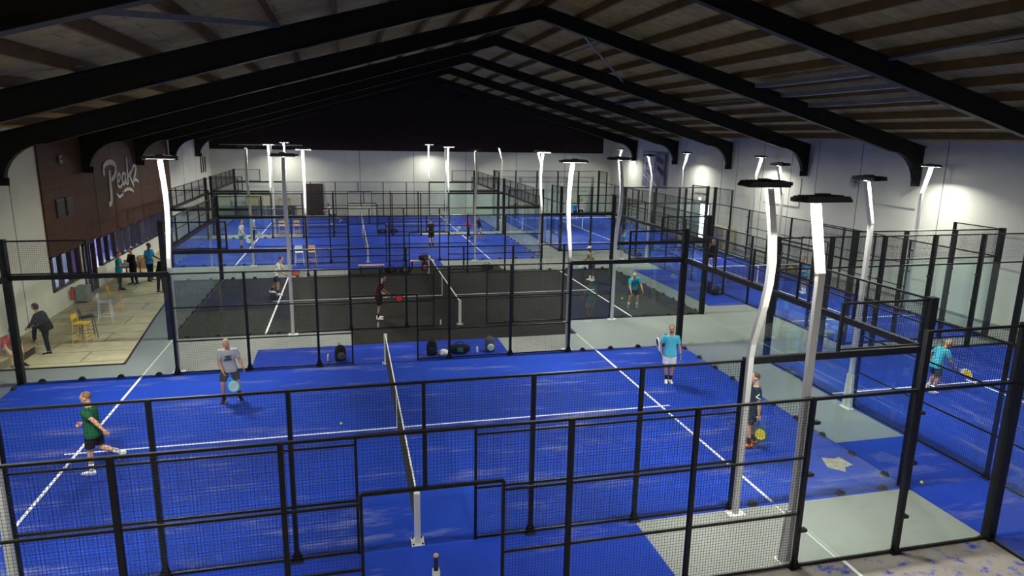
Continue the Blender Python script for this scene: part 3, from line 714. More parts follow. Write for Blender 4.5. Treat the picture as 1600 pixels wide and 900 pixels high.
    if bottom in ('shorts', 'pants', 'leggings'):
        lp = [MB().rings([ring(tt, rx*s, ry*s) for tt, rx, ry in ((-.30, .07, .07), (-.22, .12*B, .105*B), (-.1, .172*B, .128*B), (.06, .172*B, .126*B), (.10, .15, .11))])]
        for i in (0, 1):
            td = (kn[i]-hip[i]).normalized(); sdir = (an[i]-kn[i]).normalized(); o = (1 if i == 0 else -1)
            ex = .028 if bottom == 'shorts' else .016
            pts = [hip[i]+U*.05*s, hip[i], hip[i]+td*.2*s, hip[i]+td*.36*s]; rr = [.080*s*B+ex*s*.4, .086*s*B+ex*s*.6, .080*s*B+ex*s, .070*s*B+ex*s]
            if bottom != 'shorts': pts += [kn[i], kn[i]+sdir*.15*s, an[i]-sdir*.02*s]; rr[-1] = (.060+ex)*s; rr += [(.054+ex)*s, (.054+ex)*s, (.040+ex)*s]
            lp.append(MB().tube(pts, rr, 12))
        add('shorts' if bottom == 'shorts' else 'trousers', remesh(lp, cv, 3), FM[bcol])
    elif bottom == 'skirt':
        add('skirt', MB().rings([ring(.12, .150*s, .115*s), ring(0, .19*s, .14*s), ring(-.3, .225*s, .18*s), ring(-.62, .25*s, .20*s), ring(-.60, .235*s, .185*s), ring(-.3, .20*s, .16*s)]).data('skirt', FM[bcol]))
    if sock:
        for i in (0, 1):
            sdir = (an[i]-kn[i]).normalized()
            add('sock', MB().tube([an[i]-sdir*.15*s, an[i]-sdir*.06*s, an[i]+sdir*.02*s], [.050*s, .043*s, .042*s], 12).data('sock', FM[sock]))
    for i in (0, 1):
        A, ff, fu, fx = ft[i]
        sh = MB().rings([[A+ff*(y*s)+fu*((zc+hz*sin(2*pi*k/12))*s)+fx*(hx*s*cos(2*pi*k/12)) for k in range(12)] for y, zc, hx, hz in ((-.078, -.045, .022, .030), (-.06, -.035, .040, .048), (.02, -.030, .045, .052), (.07, -.045, .047, .038), (.13, -.056, .050, .027), (.185, -.062, .042, .020), (.205, -.066, .022, .012))])
        so = add('shoe', sh.data('shoe', FM[shoe]))
        sl = MB().rings([[A+ff*(y*s)+fu*(zz*s)+fx*(hx*s*cos(2*pi*k/16))+ff*(hy*s*sin(2*pi*k/16)) for k in range(16)] for zz, y, hx, hy in ((-.086, .062, .046, .140), (-.064, .062, .050, .146))])
        add('shoe_sole', sl.data('shoe_sole', SOLE if shoe != 'orange' else FM['black']), None, so)
    # hair
    st, hcol = hair
    if st != 'bald':
        hp_ = []
        if st == 'cap':
            hp_ = [MB().ell(hm(0, -.006, .052), .083*s, .104*s, .080*s, 16, 9, rot), MB().ell(hm(0, .10, .050), .062*s, .062*s, .010*s, 12, 5, rot)]
        else:
            hp_ = [MB().ell(hm(0, -.016, .036), .080*s, .094*s, .090*s, 16, 9, rot)]
            if st in ('bob', 'long'): hp_ += [MB().ell(hm(0, -.035, .0), .095*s, .085*s, .115*s, 16, 9, rot)]
            if st == 'long': hp_ += [MB().ell(hm(0, -.085, -.10), .06*s, .035*s, .11*s, 12, 8, rot)]
            if st == 'bun': hp_ += [MB().ell(hm(0, -.10, .08), .04*s, .04*s, .04*s, 10, 7, rot)]
            if st == 'hood': hp_ += [MB().ell(hm(0, -.02, -.01), .105*s, .105*s, .13*s, 14, 8, rot)]
        add('cap' if st == 'cap' else 'hair', remesh(hp_, max(vox, .008), 2), HAIR.get(hcol) or FM[hcol])
    if beard:
        add('beard', remesh([MB().ell(hm(0, .04, -.068), .062*s, .064*s, .045*s, 14, 8, rot)], max(vox, .008), 2), HAIR[beard])
    inf = dict(hc=hc, hm=hm, hr=hr, hf=hf, hd=hd, spine=spine, sf=sf, sr=sr, sd=sd, wr=wr, el=el, shl=shl, s=s, W=W, grips=grips, t=t, ring=ring, inv=inv, add=add, D=D, an=an, kn=kn)
    return inf
def hold(inf, i, d, n, face, edge, label):
    g = inf['grips'][i][0]; racket(g+V(inf['W'](*d)).normalized()*.03, inf['W'](*d), inf['W'](*n), face, edge, label)

LFT, RGT, AWY, TWD = 166.3, -13.7, 76.3, 256.3
# -- front blue court
A = person('man in green shirt and black shorts striding left, one foot lifted behind', (-6.30, -1.10), LFT, H=1.80, lean=4, head=(-8, 2),
           arms=((.2, .25, -1), (-.2, .9, -.45), (-.34, -1.0, -.55), (-.12, -.80, -.75)), legs=((.04, -.12, -1), (.02, -1.0, -.28), (-.03, .10, -1), (-.02, .02, -1)),
           shirt='green', bottom='shorts', bcol='black', sock='lwhite', shoe='lwhite', hair=('short', 'ginger'), vox=.008, curl=(.9, .35), group='players on the front blue court')
A = person('man in grey printed T-shirt and grey shorts walking with a pale racket held low', (-3.95, 2.62), TWD+22, H=1.86, lean=10, head=(14, 30),
           arms=((.14, .16, -1), (-.42, .50, -1), (-.32, -.12, -1), (-.28, .75, -.65)), legs=((.16, .22, -1), (.03, -.20, -1), (-.20, .02, -1), (-.08, -.16, -1)),
           shirt='grey', bcol='dgrey', sock='black', shoe='black', hair=('short', 'blond'), vox=.008, curl=(1.1, .35), group='players on the front blue court')
hold(A, 0, (-.45, .45, -.75), (.2, 1, .5), 'pale', 'cyan', 'pale blue racket held low by the man in grey T-shirt')
pr = MB()
for (x, z, w, h) in ((-.06, .70, .025, .018), (-.025, .705, .02, .018), (.015, .705, .02, .018), (.05, .70, .025, .018), (-.02, .64, .02, .018), (.02, .645, .02, .02), (0, .54, .085, .028), (.02, .50, .08, .02), (-.02, .58, .05, .015)):
    t_ = z; c = A['spine'](t_)+A['sf']*(.138*A['s']); pr.bar(c+A['sr']*(x-w)-A['sf']*.01, c+A['sr']*(x+w)-A['sf']*.01, .022, h*1.6, A['sd'])
A['add']('shirt_print', pr.data('shirt_print', FM['slate']))
A = person('man in light blue shirt and white shorts standing with racket under his arm', (8.02, 1.62), TWD-4, H=1.80, lean=2, head=(0, 4),
           arms=((.42, -.22, -1), (-.05, .55, -.75), (-.30, -.06, -1), (-.16, .12, -1)), legs=((.02, .06, -1), (-.12, -.08, -1), (-.02, .08, -1), (.10, -.08, -1)),
           shirt='cyan', bcol='lwhite', sock='black', shoe='lwhite', hair=('short', 'ginger'), vox=.008, curl=(.9, .35), beard='ginger', group='players on the front blue court')
racket(A['wr'][0]+A['W'](.03, .10, .0), A['W'](.12, -.35, .55), A['W'](1, .1, 0), 'dblue', 'lwhite', 'dark racket with white edge tucked under the arm of man in light blue')
w_ = A['wr'][1]; fd = (w_-A['el'][1]).normalized()
A['add']('watch', MB().tube([w_-fd*.035, w_-fd*.012], .034, 12).data('watch', M['rubber']))
st = MB()
for sg in (0, 1):
    p0 = A['shl'][sg]; st.tube([p0+A['sd']*.075-A['sr']*(.05 if sg == 0 else -.05), p0+A['sd']*.062+A['sr']*(.02 if sg == 0 else -.02)], .016, 8)
A['add']('shoulder_stripe', st.data('shoulder_stripe', FM['navy']))
A = person('man in dark navy shirt and shorts behind the lamp post, yellow racket hanging low', (8.10, -2.55), LFT-12, H=1.84, lean=2, head=(-8, 4),
           arms=((.2, .15, -1), (.02, .7, -.7), (-.24, -.22, -1), (-.05, -.06, -1)), legs=((.05, -.02, -1), (.03, -.16, -1), (-.10, .30, -1), (-.04, -.14, -1)),
           shirt='navy', bcol='navy', sock='black', shoe='orange', hair=('short', 'brown'), vox=.008, curl=(1.1, .6), group='players on the front blue court')
hold(A, 1, (-.1, -.2, -1), (-.9, .2, 0), 'yell', 'green', 'yellow racket hanging from the hand of the man in navy')
ud = (A['el'][1]-A['shl'][1]).normalized(); out = (-A['sr']-ud*(-A['sr']).dot(ud)).normalized(); bk = ud.cross(out).normalized()
if bk.dot(A['sf']) > 0: bk = -bk
ch = MB(); c = A['shl'][1]+ud*.115*A['s']+out*.073*A['s']
for q in (-1, 1): ch.bar(c-bk*.05-out*.012, c+bk*.045+ud*(.06*q)-out*.014, .02, .016, out)
A['add']('sleeve_chevron', ch.data('sleeve_chevron', FM['lwhite']))
# -- blond woman
A = person('blond woman in turquoise shirt and dark skirt-length shorts bending forward', (15.05, -.62), RGT+8, H=1.70, lean=24, head=(10, 28),
           arms=((.25, .30, -1), (.0, .62, -.75), (-.55, -.55, -.75), (.1, .35, -1)), legs=((.05, .12, -1), (.02, -.42, -1), (-.10, .30, -1), (-.03, -.50, -1)),
           shirt='aqua', bcol='slate', sock='lwhite', shoe='lwhite', hair=('bob', 'blond'), vox=.008, curl=(1.1, .5))
hold(A, 0, (.15, .9, -.35), (.7, .0, .7), 'yell', 'lwhite', 'yellow patterned racket held out by the blond woman')
# -- black court
A = person('man in white T-shirt and navy shorts crouching with orange racket on black court', (-4.10, 14.95), RGT, H=1.82, lean=26, head=(0, 6),
           arms=((.14, .35, -1), (-.12, .85, -.55), (-.14, .35, -1), (.14, .85, -.5)), legs=((.06, .30, -1), (.02, -.05, -1), (-.10, -.15, -1), (-.05, -.62, -1)),
           shirt='white', bcol='dblue', sock='black', shoe='lwhite', hair=('short', 'brown'), vox=.010, curl=(1.0, .9), group='players on the black court')
hold(A, 0, (-.25, .75, .2), (1, .2, .3), 'orange', 'maroon', 'orange racket of the crouching man in white')
A = person('man in dark top with red shoulder trim holding a red racket on black court', (0.02, 10.36), RGT, H=1.80, lean=14, head=(0, 18),
           arms=((.12, .18, -1), (-.05, .85, -.5), (-.12, .1, -1), (.05, .8, -.55)), legs=((.03, .1, -1), (.02, -.12, -1), (-.05, .02, -1), (-.02, -.14, -1)),
           shirt='maroon', bcol='black', sock='black', shoe='lwhite', hair=('short', 'black'), vox=.010, curl=(1.0, .8), group='players on the black court')
hold(A, 0, (-.2, .8, -.15), (.9, .2, .3), 'red', 'maroon', 'red racket held before the man in dark top')
tr = MB(); tr.tube([A['spine'](q)-A['sf']*(.128*A['s'])*(1 if q < .8 else .8)+A['sr']*.06 for q in (0, .3, .6, .8, .92)], .012, 6)
tr.tube([A['shl'][0]+A['sd']*.08-A['sr']*.07, A['shl'][0]+A['sd']*.07], .012, 6)
A['add']('red_trim', tr.data('red_trim', FM['red']))
A = person('man in white cap, beige shirt and navy shorts near the far fence of black court', (10.72, 15.9), LFT+28, H=1.82, lean=14, head=(0, 10),
           arms=((.42, -.15, -1), (-.15, .75, -.35), (-.30, .1, -1), (.25, .85, -.6)), legs=((.03, .08, -1), (.02, -.1, -1), (-.04, .05, -1), (-.02, -.12, -1)),
           shirt='beige', bcol='dblue', sock='lwhite', shoe='lwhite', hair=('cap', 'lwhite'), skin='dark', vox=.010, curl=(.9, .9), beard='black', group='players on the black court')
hold(A, 1, (.1, .7, -.3), (.2, .4, .9), 'lwhite', 'grey', 'white racket held by the man in white cap')
A = person('bald man in teal shirt and black shorts stooping, hand near his knee', (10.78, 10.30), TWD+4, H=1.80, lean=34, head=(14, 34), sideb=6,
           arms=((.10, .42, -1), (-.25, .30, -1), (-.42, .05, -1), (-.28, .28, -1)), legs=((.16, .42, -1), (.05, -.34, -1), (-.20, .28, -1), (-.06, -.40, -1)),
           shirt='teal', bcol='black', sock='lwhite', shoe='dgrey', hair=('bald', ''), vox=.010, group='players on the black court')
# -- narrow court
A = person('woman in black dress with yellow collar facing the camera on narrow court', (18.55, 18.1), TWD, H=1.68, lean=4, head=(0, 6),
           arms=((.22, .05, -1), (.1, .25, -1), (-.24, .05, -1), (-.1, .3, -1)), legs=((.06, .05, -1), (.03, -.05, -1), (-.06, .05, -1), (-.03, -.05, -1)),
           shirt='black', sleeve='none', bottom='skirt', bcol='black', sock='lwhite', shoe='lwhite', hair=('long', 'ginger'), vox=.012)
A['add']('collar', MB().rings([A['ring'](.86, .135, .105), A['ring'](.93, .115, .098), A['ring'](.99, .085, .078)]).data('collar', FM['yell']))
A = person('man in bright blue shirt and dark shorts facing left at the net of narrow court', (19.72, 11.35), LFT, H=1.80, lean=5, head=(0, 10),
           arms=((.15, .1, -1), (-.1, 1, -.12), (-.15, .1, -1), (.1, 1, -.1)), legs=((.04, .05, -1), (.02, -.1, -1), (-.05, .0, -1), (-.02, -.1, -1)),
           shirt='blue', bcol='dgrey', sock='lwhite', shoe='lwhite', hair=('short', 'ginger'), vox=.012, curl=(.9, .9))
hold(A, 1, (.0, .9, .3), (.7, 0, .7), 'yell', 'yell', 'small yellow racket held by the man in bright blue')
# -- third court
A = person('man in white T-shirt and teal shorts with white racket, left on the third court', (-7.4, 27.85), RGT, H=1.84, lean=6, head=(0, -4),
           arms=((.12, .15, -1), (.0, .6, -.75), (-.12, .05, -1), (-.02, .3, -1)), legs=((.04, .1, -1), (.02, -.1, -1), (-.05, .0, -1), (-.02, -.14, -1)),
           shirt='white', bcol='tealg', sock='black', shoe='dgrey', hair=('short', 'brown'), vox=.014, curl=(1, .5), group='players on the third court')
hold(A, 0, (0, .55, -.8), (1, 0, .2), 'lwhite', 'pale', 'white racket of the man in teal shorts')
A = person('man in pale blue top and long dark trousers standing deep in the third court', (-7.04, 30.9), RGT, H=1.80, lean=3, head=(0, 0),
           arms=((.15, .1, -1), (-.1, .7, -.5), (-.2, -.1, -1), (-.05, .3, -1)), shirt='pale', bottom='pants', bcol='navy', sock=None, shoe='grey', hair=('short', 'grey'), vox=.014, group='players on the third court')
hold(A, 0, (0, .3, -.8), (1, 0, .2), 'lwhite', 'grey', 'pale racket of the man in long dark trousers')
A = person('man in black T-shirt and shorts walking away, cap on his head, third court', (4.26, 27.6), LFT-40, H=1.84, lean=3, head=(0, 0),
           arms=((.16, .0, -1), (.02, .2, -1), (-.16, .25, -1), (-.05, .8, .5)), legs=((.04, .05, -1), (.02, -.1, -1), (-.04, .12, -1), (-.02, -.1, -1)),
           shirt='black', bcol='black', sock='black', shoe='maroon', hair=('short', 'brown'), vox=.014, group='players on the third court')
hold(A, 0, (.1, .15, -1), (1, .2, 0), 'grey', 'black', 'grey racket hanging from the hand of the man in black')
A = person('man in dark shirt and grey shorts leaning left with legs apart, third court', (7.62, 30.3), LFT, H=1.80, lean=22, head=(0, 6),
           arms=((.2, .45, -1), (0, .9, -.3), (-.2, .3, -1), (.05, .8, -.5)), legs=((.08, .45, -1), (.03, .1, -1), (-.1, -.18, -1), (-.05, -.5, -1)),
           shirt='navy', bcol='grey', sock=None, shoe='red', hair=('short', 'black'), skin='tan', vox=.014, group='players on the third court')
A = person('person in pink top and dark trousers with racket behind the man in grey shorts', (7.2, 31.0), LFT, H=1.74, lean=5,
           arms=((.15, .1, -1), (0, .6, -.8), (-.15, .2, -1), (0, .9, -.5)), shirt='pink', bottom='pants', bcol='dblue', sock=None, shoe='grey', hair=('short', 'brown'), skin='tan', vox=.016, group='players on the third court')
hold(A, 1, (0, .8, -.6), (1, 0, .2), 'lwhite', 'grey', 'white racket held low by the person in pink top')
# -- farthest courts
A = person('man in white shirt and black shorts running left on the farthest court', (-2.3, 39.4), LFT+4, H=1.80, lean=28, head=(0, 0),
           arms=((.15, .5, -1), (0, .9, -.2), (-.3, .2, -.8), (-.1, .8, .1)), legs=((.05, -.75, -1), (.02, -1.0, -.55), (-.05, .35, -1), (-.02, -.25, -1)),
           shirt='white', bcol='black', sock=None, shoe='lwhite', hair=('short', 'black'), skin='tan', vox=.018, group='players on the farthest court')
A = person('man in dark top and trousers facing left at the service line, farthest court', (7.0, 41.0), LFT, H=1.80, lean=4,
           shirt='navy', bottom='pants', bcol='navy', sock=None, shoe='lwhite', hair=('short', 'black'), vox=.018, group='players on the farthest court',
           arms=((.15, .1, -1), (0, .7, -.7), (-.15, .1, -1), (0, .8, -.4)))
A = person('person in blue shirt by the far glass of the far right court', (18.45, 40.9), TWD, H=1.60, lean=6, shirt='blue', bcol='dblue', sock=None, shoe='lwhite', hair=('short', 'brown'), vox=.018, group='players on the far right court')
A = person('person in white top and black trousers, hand on hip, far right court', (19.2, 41.3), TWD-20, H=1.80, lean=3, shirt='white', bottom='pants', bcol='black', sock=None, shoe='red', hair=('short', 'black'), skin='tan', vox=.018,
           arms=((.5, -.3, -1), (-.5, .6, -.3), (-.2, .1, -1), (.3, .9, -.1)), group='players on the far right court')
A = person('person in pink top partly hidden behind a lamp post, far right court', (20.9, 36.8), LFT, H=1.70, lean=3, shirt='pink', bottom='pants', bcol='dblue', sock=None, shoe='lwhite', hair=('short', 'black'), skin='tan', vox=.018, group='players on the far right court')
A = person('person in teal shirt and cap standing in the corridor behind the black court', (14.6, 21.4), RGT, H=1.80, lean=10, head=(0, 6), z0=0, shirt='tealg', bcol='slate', sock=None, shoe='lwhite', hair=('cap', 'slate'), vox=.016,
           arms=((.15, .3, -1), (0, .8, -.4), (-.15, .3, -1), (0, .9, -.3)))
# -- terrace
A = person('dark clothed person with one foot up on the wooden bench, by the cream wall', (-10.28, 7.62), LFT+6, H=1.72, build=1.12, lean=24, head=(0, 10), z0=.03,
           arms=((.16, .50, -1), (-.20, .75, -.75), (-.16, .50, -1), (.20, .75, -.75)), legs=((.05, .95, -.17), (.02, .15, -1), (-.04, -.02, -1), (-.02, -.12, -1)),
           shirt='black', sleeve='long', bottom='pants', bcol='black', sock=None, shoe='black', hair=('bob', 'black'), vox=.010, group='people on the terrace')
A = person('person in dark red shirt and blue shorts sitting on the wooden bench at left edge', (-11.02, 6.75), 320, H=1.74, lean=30, head=(0, 25), z0=.03, z_hip=.50,
           arms=((.1, .55, -1), (-.15, .6, -.8), (-.1, .55, -1), (.15, .6, -.8)), legs=((.12, 1, 0), (.02, .05, -1), (-.12, 1, 0), (-.02, .05, -1)),
           shirt='red', bcol='dblue', sock=None, shoe='black', hair=('short', 'black'), vox=.010, group='people on the terrace')
A = person('man in teal shirt standing by the windows, leftmost of the terrace group', (-11.0, 17.2), RGT+20, H=1.76, lean=4, z0=.03, shirt='teal', bottom='pants', bcol='navy', sock=None, shoe='black', hair=('short', 'ginger'), vox=.012,
           arms=((.1, .3, -1), (-.5, .8, .2), (-.1, .3, -1), (.5, .8, .2)), group='people on the terrace')
A = person('person all in black standing with arms folded by the windows', (-10.55, 18.1), TWD-30, H=1.76, lean=3, z0=.03, shirt='black', sleeve='long', bottom='pants', bcol='black', sock=None, shoe='black', hair=('short', 'brown'), vox=.012,
           arms=((.1, .3, -1), (-.6, .8, .25), (-.1, .3, -1), (.6, .8, .2)), group='people on the terrace')
A = person('man in blue shirt with dark sleeves talking on the terrace', (-10.15, 19.0), RGT-10, H=1.86, lean=4, z0=.03, shirt='blue', bottom='pants', bcol='navy', sock=None, shoe='black', hair=('short', 'black'), skin='dark', vox=.012,
           arms=((.3, -.1, -1), (-.1, .8, -.2), (-.3, .1, -1), (.1, .8, -.3)), group='people on the terrace')
A = person('fair-haired person in black leaning forward beside the lamp post on terrace', (-9.2, 16.2), AWY-20, H=1.74, lean=24, head=(0, 14), z0=.03, shirt='black', bottom='pants', bcol='black', sock=None, shoe='black', hair=('bob', 'blond'), vox=.012,
           arms=((.2, .3, -1), (0, .6, -.7), (-.2, .3, -1), (0, .6, -.7)), group='people on the terrace')
hold(A, 0, (.3, -.5, -.5), (.3, -1, 0), 'yell', 'black', 'round yellow and black racket held by the person in black by the lamp post')

# ------------------------------------------------------------------ furniture and small things
def stool_data(mt):
    f = MB(); sw = .19
    for sx in (-1, 1):
        for sy in (-1, 1): f.tube([(sx*sw*1.25, sy*sw*1.2, 0), (sx*sw*.95, sy*sw*.92, .73)], .0125, 8)
        f.tube([(sx*sw*.95, -sw*.92, .73), (sx*sw*.97, -sw*1.08, 1.02)], .012, 8)
    for z, k in ((.22, 1.16), (.34, 1.10)):
        q = sw*k
        for a, b2 in (((-q, -q, z), (q, -q, z)), ((q, -q, z), (q, q, z)), ((q, q, z), (-q, q, z)), ((-q, q, z), (-q, -q, z))):
            if z < .3 or a[1] == b2[1]: f.tube([a, b2], .010, 6)
    s = MB()
    for i in range(6): s.box(-.20, .20, -.20+.068*i, -.145+.068*i, .735, .752)
    s.tube([(-.2, .2, .742), (.2, .2, .742)], .016, 8); s.box(-.20, -.175, -.2, .2, .728, .742).box(.175, .20, -.2, .2, .728, .742)
    b = MB()
    for i in range(3):
        z = .88+.058*i; b.box(-.195, .195, -.222-.004*i, -.205-.004*i, z, z+.046)
    return f.data('frame', mt), s.data('seat', mt), b.data('backrest', mt)
def stool(mt, x, y, rz, label, z=0.03):
    d = cached(('stool', mt.name), lambda: stool_data(mt))
    t = thing('bar_stool', label, 'stool', (x, y, z), radians(rz), 'metal bar stools')
    put('frame', d[0], t); put('seat', d[1], t); put('backrest', d[2], t)
stool(M['yellow'], -9.62, 8.55, -95, 'yellow bar stool on the terrace, nearest the person with foot up')
stool(M['darkmetal'], -9.72, 9.35, -60, 'dark grey bar stool just behind the nearest yellow stool')
stool(M['white_steel'], -9.85, 11.55, -80, 'white bar stool between two yellow stools on the terrace')
stool(M['yellow'], -9.95, 13.0, -75, 'yellow bar stool behind the white stool on the terrace')
stool(M['yellow'], 14.95, 4.2, -150, 'yellow bar stool in the corridor beside narrow court', 0)
stool(M['greyg'], 14.55, 3.3, -100, 'grey green bar stool in the corridor before the yellow one', 0)
stool(M['white_steel'], -3.62, 21.95, 190, 'white bar stool behind the black court', TZ)
stool(M['yellow'], -2.98, 22.0, 186, 'yellow bar stool beside the white one behind the black court', TZ)
stool(M['yellow'], -5.48, 33.5, 190, 'left of two yellow stools before the farthest court', 0)
stool(M['yellow'], -4.5, 33.5, 186, 'right of two yellow stools before the farthest court', 0)
def bench(x, y, L, label):
    t = thing('bench', label, 'bench', (x, y, TZ), 0, 'wooden benches behind the black court')
    s = MB()
    for i in range(3): s.box(-L/2, L/2, -.17+.12*i, -.07+.12*i, .42, .45)
    s.build('seat', M['bench_wood'], t)
    for e in (-1, 1): MB().box(e*(L/2-.12)-.025, e*(L/2-.12)+.025, -.16, .16, 0, .03).box(e*(L/2-.12)-.025, e*(L/2-.12)+.025, -.16, -.11, .03, .42).box(e*(L/2-.12)-.025, e*(L/2-.12)+.025, .11, .16, .03, .42).build('leg', M['black'], t)
bench(0.07, 19.2, 1.3, 'empty orange-brown bench against the far fence of black court')
bench(2.75, 20.1, 1.3, 'orange-brown bench with a dark bag on it, behind the black court')
def bag(x, y, z, rz, kind, c1, c2, label):
    t = thing('sports_bag' if kind == 'duffel' else 'backpack', label, 'bag', (x, y, z), radians(rz), 'bags beside the courts')
    if kind == 'duffel':
        b = MB(); b.rings([[V((x_, .16*cos(2*pi*k/16)*q, .15+.15*q*sin(2*pi*k/16))) for k in range(16)] for x_, q in ((-.33, .55), (-.30, .85), (-.15, 1.0), (.12, .98), (.27, .82), (.33, .5))])
        b.build('body', FM[c1], t, True)
        MB().box(-.08, .10, -.172, -.15, .08, .22).build('pocket', FM[c2], t)
        MB().tube([(-.16, 0, .30), (-.10, 0, .37), (.08, 0, .37), (.14, 0, .30)], .014, 8).build('handle', FM[c1], t)
        MB().tube([(-.3, .05, .22), (-.2, -.17, .10), (.1, -.20, .03), (.28, -.1, .18)], .012, 6).build('strap', FM[c1], t)
    else:
        b = MB(); b.rings([[V((.17*q*math.copysign(abs(cos(2*pi*k/18))**.7, cos(2*pi*k/18)), .12*q*math.copysign(abs(sin(2*pi*k/18))**.7, sin(2*pi*k/18)), zz)) for k in range(18)] for zz, q in ((0, .85), (.05, 1), (.25, 1.02), (.38, .92), (.46, .65), (.50, .28))])
        b.build('body', FM[c1], t, True)
        p = MB(); p.rings([[V((.12*q*cos(2*pi*k/14), -.115-.05*q*0-.0+yy, .05+.22*zz)) for k in range(14)] if False else [V((.12*q*cos(2*pi*k/14), -.11+yy, .17+.12*q*sin(2*pi*k/14))) for k in range(14)] for yy, q in ((0, 1.0), (-.045, .95), (-.06, .7))])
        p.build('pocket', FM[c2], t)
        MB().tube([(-.03, .08, .47), (-.03, .10, .54), (.03, .10, .54), (.03, .08, .47)], .010, 6).build('handle', FM[c1], t)
        for s_ in (-1, 1): MB().tube([(s_*.08, .10, .44), (s_*.10, .17, .35), (s_*.10, .16, .15), (s_*.12, .10, .05)], .016, 6).build('strap', FM[c1], t)
    return t
bag(-1.38, 5.42, TZ, 15, 'pack', 'black', 'dgrey', 'black backpack with pale edge, left of the front court net')
bag(1.50, 5.45, TZ, -10, 'pack', 'black', 'navy', 'tall dark backpack by the fence, just right of the front court gate')
bag(2.42, 5.48, TZ, -8, 'duffel', 'black', 'tealg', 'dark sports bag with teal pocket behind the front court fence')
bag(3.42, 5.48, TZ, 5, 'pack', 'dgrey', 'pale', 'grey backpack with blue pocket at right end of the blue carpet')
tw = MB(); tw.rings([[V((.17*q*cos(2*pi*k/14)*(1+.15*sin(3*k)), .12*q*sin(2*pi*k/14)*(1+.1*cos(2*k)), z)) for k in range(14)] for z, q in ((0, 1), (.05, 1.04), (.12, .8), (.17, .4))])
t = tag(tw.build('towel', FM['lwhite'], None, True), 'crumpled white towel beside the tall dark backpack', 'towel'); t.location = (1.88, 5.42, TZ)
bag(1.05, 19.35, TZ, 10, 'duffel', 'black', 'dgrey', 'black sports bag on black carpet, left of a pair behind black court')
bag(1.80, 19.35, TZ, -6, 'duffel', 'black', 'grey', 'black sports bag with grey pocket, right of the pair behind black court')
bag(6.15, 19.4, TZ, 0, 'duffel', 'black', 'navy', 'wide black sports bag lying alone behind the black court')
bag(2.9, 20.1, TZ+.45, 8, 'duffel', 'black', 'dgrey', 'small dark bag lying on the bench')
bag(2.85, 19.75, TZ, 0, 'pack', 'maroon', 'pink', 'reddish backpack under the edge of the bench')
bag(1.35, 33.9, TZ, 0, 'duffel', 'black', 'dgrey', 'left dark bag on blue carpet before the farthest court')
bag(2.15, 33.9, TZ, 10, 'duffel', 'black', 'dgrey', 'right dark bag on blue carpet before the farthest court')
bag(15.45, 11.9, TZ, 30, 'duffel', 'black', 'dgrey', 'dark sports bag lying by the narrow court gate')
bag(15.35, 12.35, TZ, 50, 'pack', 'black', 'dgrey', 'dark backpack leaning by the narrow court gate')
bag(15.5, 20.7, 0, 20, 'pack', 'black', 'dgrey', 'dark bulky backpack behind the person in teal in the corridor')
def bottle(x, y, cap, label, z=TZ):
    t = thing('water_bottle', label, 'bottle', (x, y, z), 0, 'water bottles by the fences')
    MB().lathe([(.030, 0), (.034, .01), (.034, .07), (.031, .085), (.034, .10), (.034, .17), (.02, .205), (.013, .215)], 14).build('body', M['bottle'], t, True)
    MB().lathe([(.015, .212), (.015, .235)], 12).build('cap', M[cap], t)
bottle(-.06, 8.95, 'cap_blue', 'water bottle on the black court edge left of the net'); bottle(2.25, 8.95, 'cap_blue', 'water bottle on the black court edge, close to the net post')
bottle(2.98, 5.4, 'cap_red', 'bottle with red cap between dark bag and grey backpack'); bottle(-1.75, 5.42, 'cap_blue', 'bottle beside the black backpack left of the net')
def ball(x, y, z, label):
    t = tag(MB().ell((0, 0, 0), .033, .033, .033, 16, 10).build('padel_ball', M['ball'], None, True), label, 'ball', 'padel balls'); t.location = (x, y, z)
ball(-1.33, .42, TZ+.033, 'yellow ball on the front blue court, left of the net'); ball(10.48, -4.98, TZ+.033, 'yellow ball on blue carpet at the corner of the front court')
ball(9.95, 9.96, .5, 'yellow ball in the air left of the stooping man'); ball(12.9, 31.0, TZ+.033, 'ball lying on the far right blue court')
ball(-2.2, 27.3, TZ+.033, 'ball on third blue court, left of its net')
ft_ = [(-11.95, 5.5), (-11.1, 5.5), (-10.85, 6.2), (-10.62, 7.0), (-10.62, 7.85), (-10.95, 8.35), (-11.6, 8.55), (-11.95, 8.55)]
t = thing('platform_bench', 'curved wooden bench platform along the cream wall at left edge', 'bench', (0, 0, 0))
MB().poly([(x, y, .34) for x, y in ft_], (0, 0, .06)).build('seat', M['wood'], t)
MB().poly([(x+.0 if x < -11.9 else x-.14, y, .03) for x, y in ft_], (0, 0, .31)).build('base', M['frame_brown'], t)
t = thing('storage_cabinet', 'small pale grey cabinet against the cream wall', 'cabinet', (-11.72, 15.0, .03), 0)
MB().box(-.2, .2, -.28, .28, .05, .62).build('body', M['greyg'], t); MB().box(.2, .215, -.26, .26, .08, .6).build('door', M['galv'], t); MB().box(-.22, .22, -.3, .3, .62, .65).build('top', M['galv'], t); MB().box(-.18, .18, -.26, .26, 0, .05).build('plinth', M['black'], t)
t = thing('fire_extinguisher', 'red fire extinguisher on the cream wall beside the cabinet', 'fire extinguisher', (-11.90, 14.35, .25), 0); MB().box(-.1, -.05, -.05, .05, .15, .35).build('bracket', M['galv'], t)
MB().lathe([(.06, 0), (.075, .02), (.075, .38), (.05, .45), (.022, .48)], 16).build('cylinder', M['red'], t, True); MB().box(-.02, .09, -.012, .012, .50, .53).box(-.02, .02, -.02, .02, .47, .50).build('valve', M['rubber'], t); MB().tube([(.03, 0, .49), (.09, .02, .42), (.095, .02, .18)], .012, 8).build('hose', M['rubber'], t)
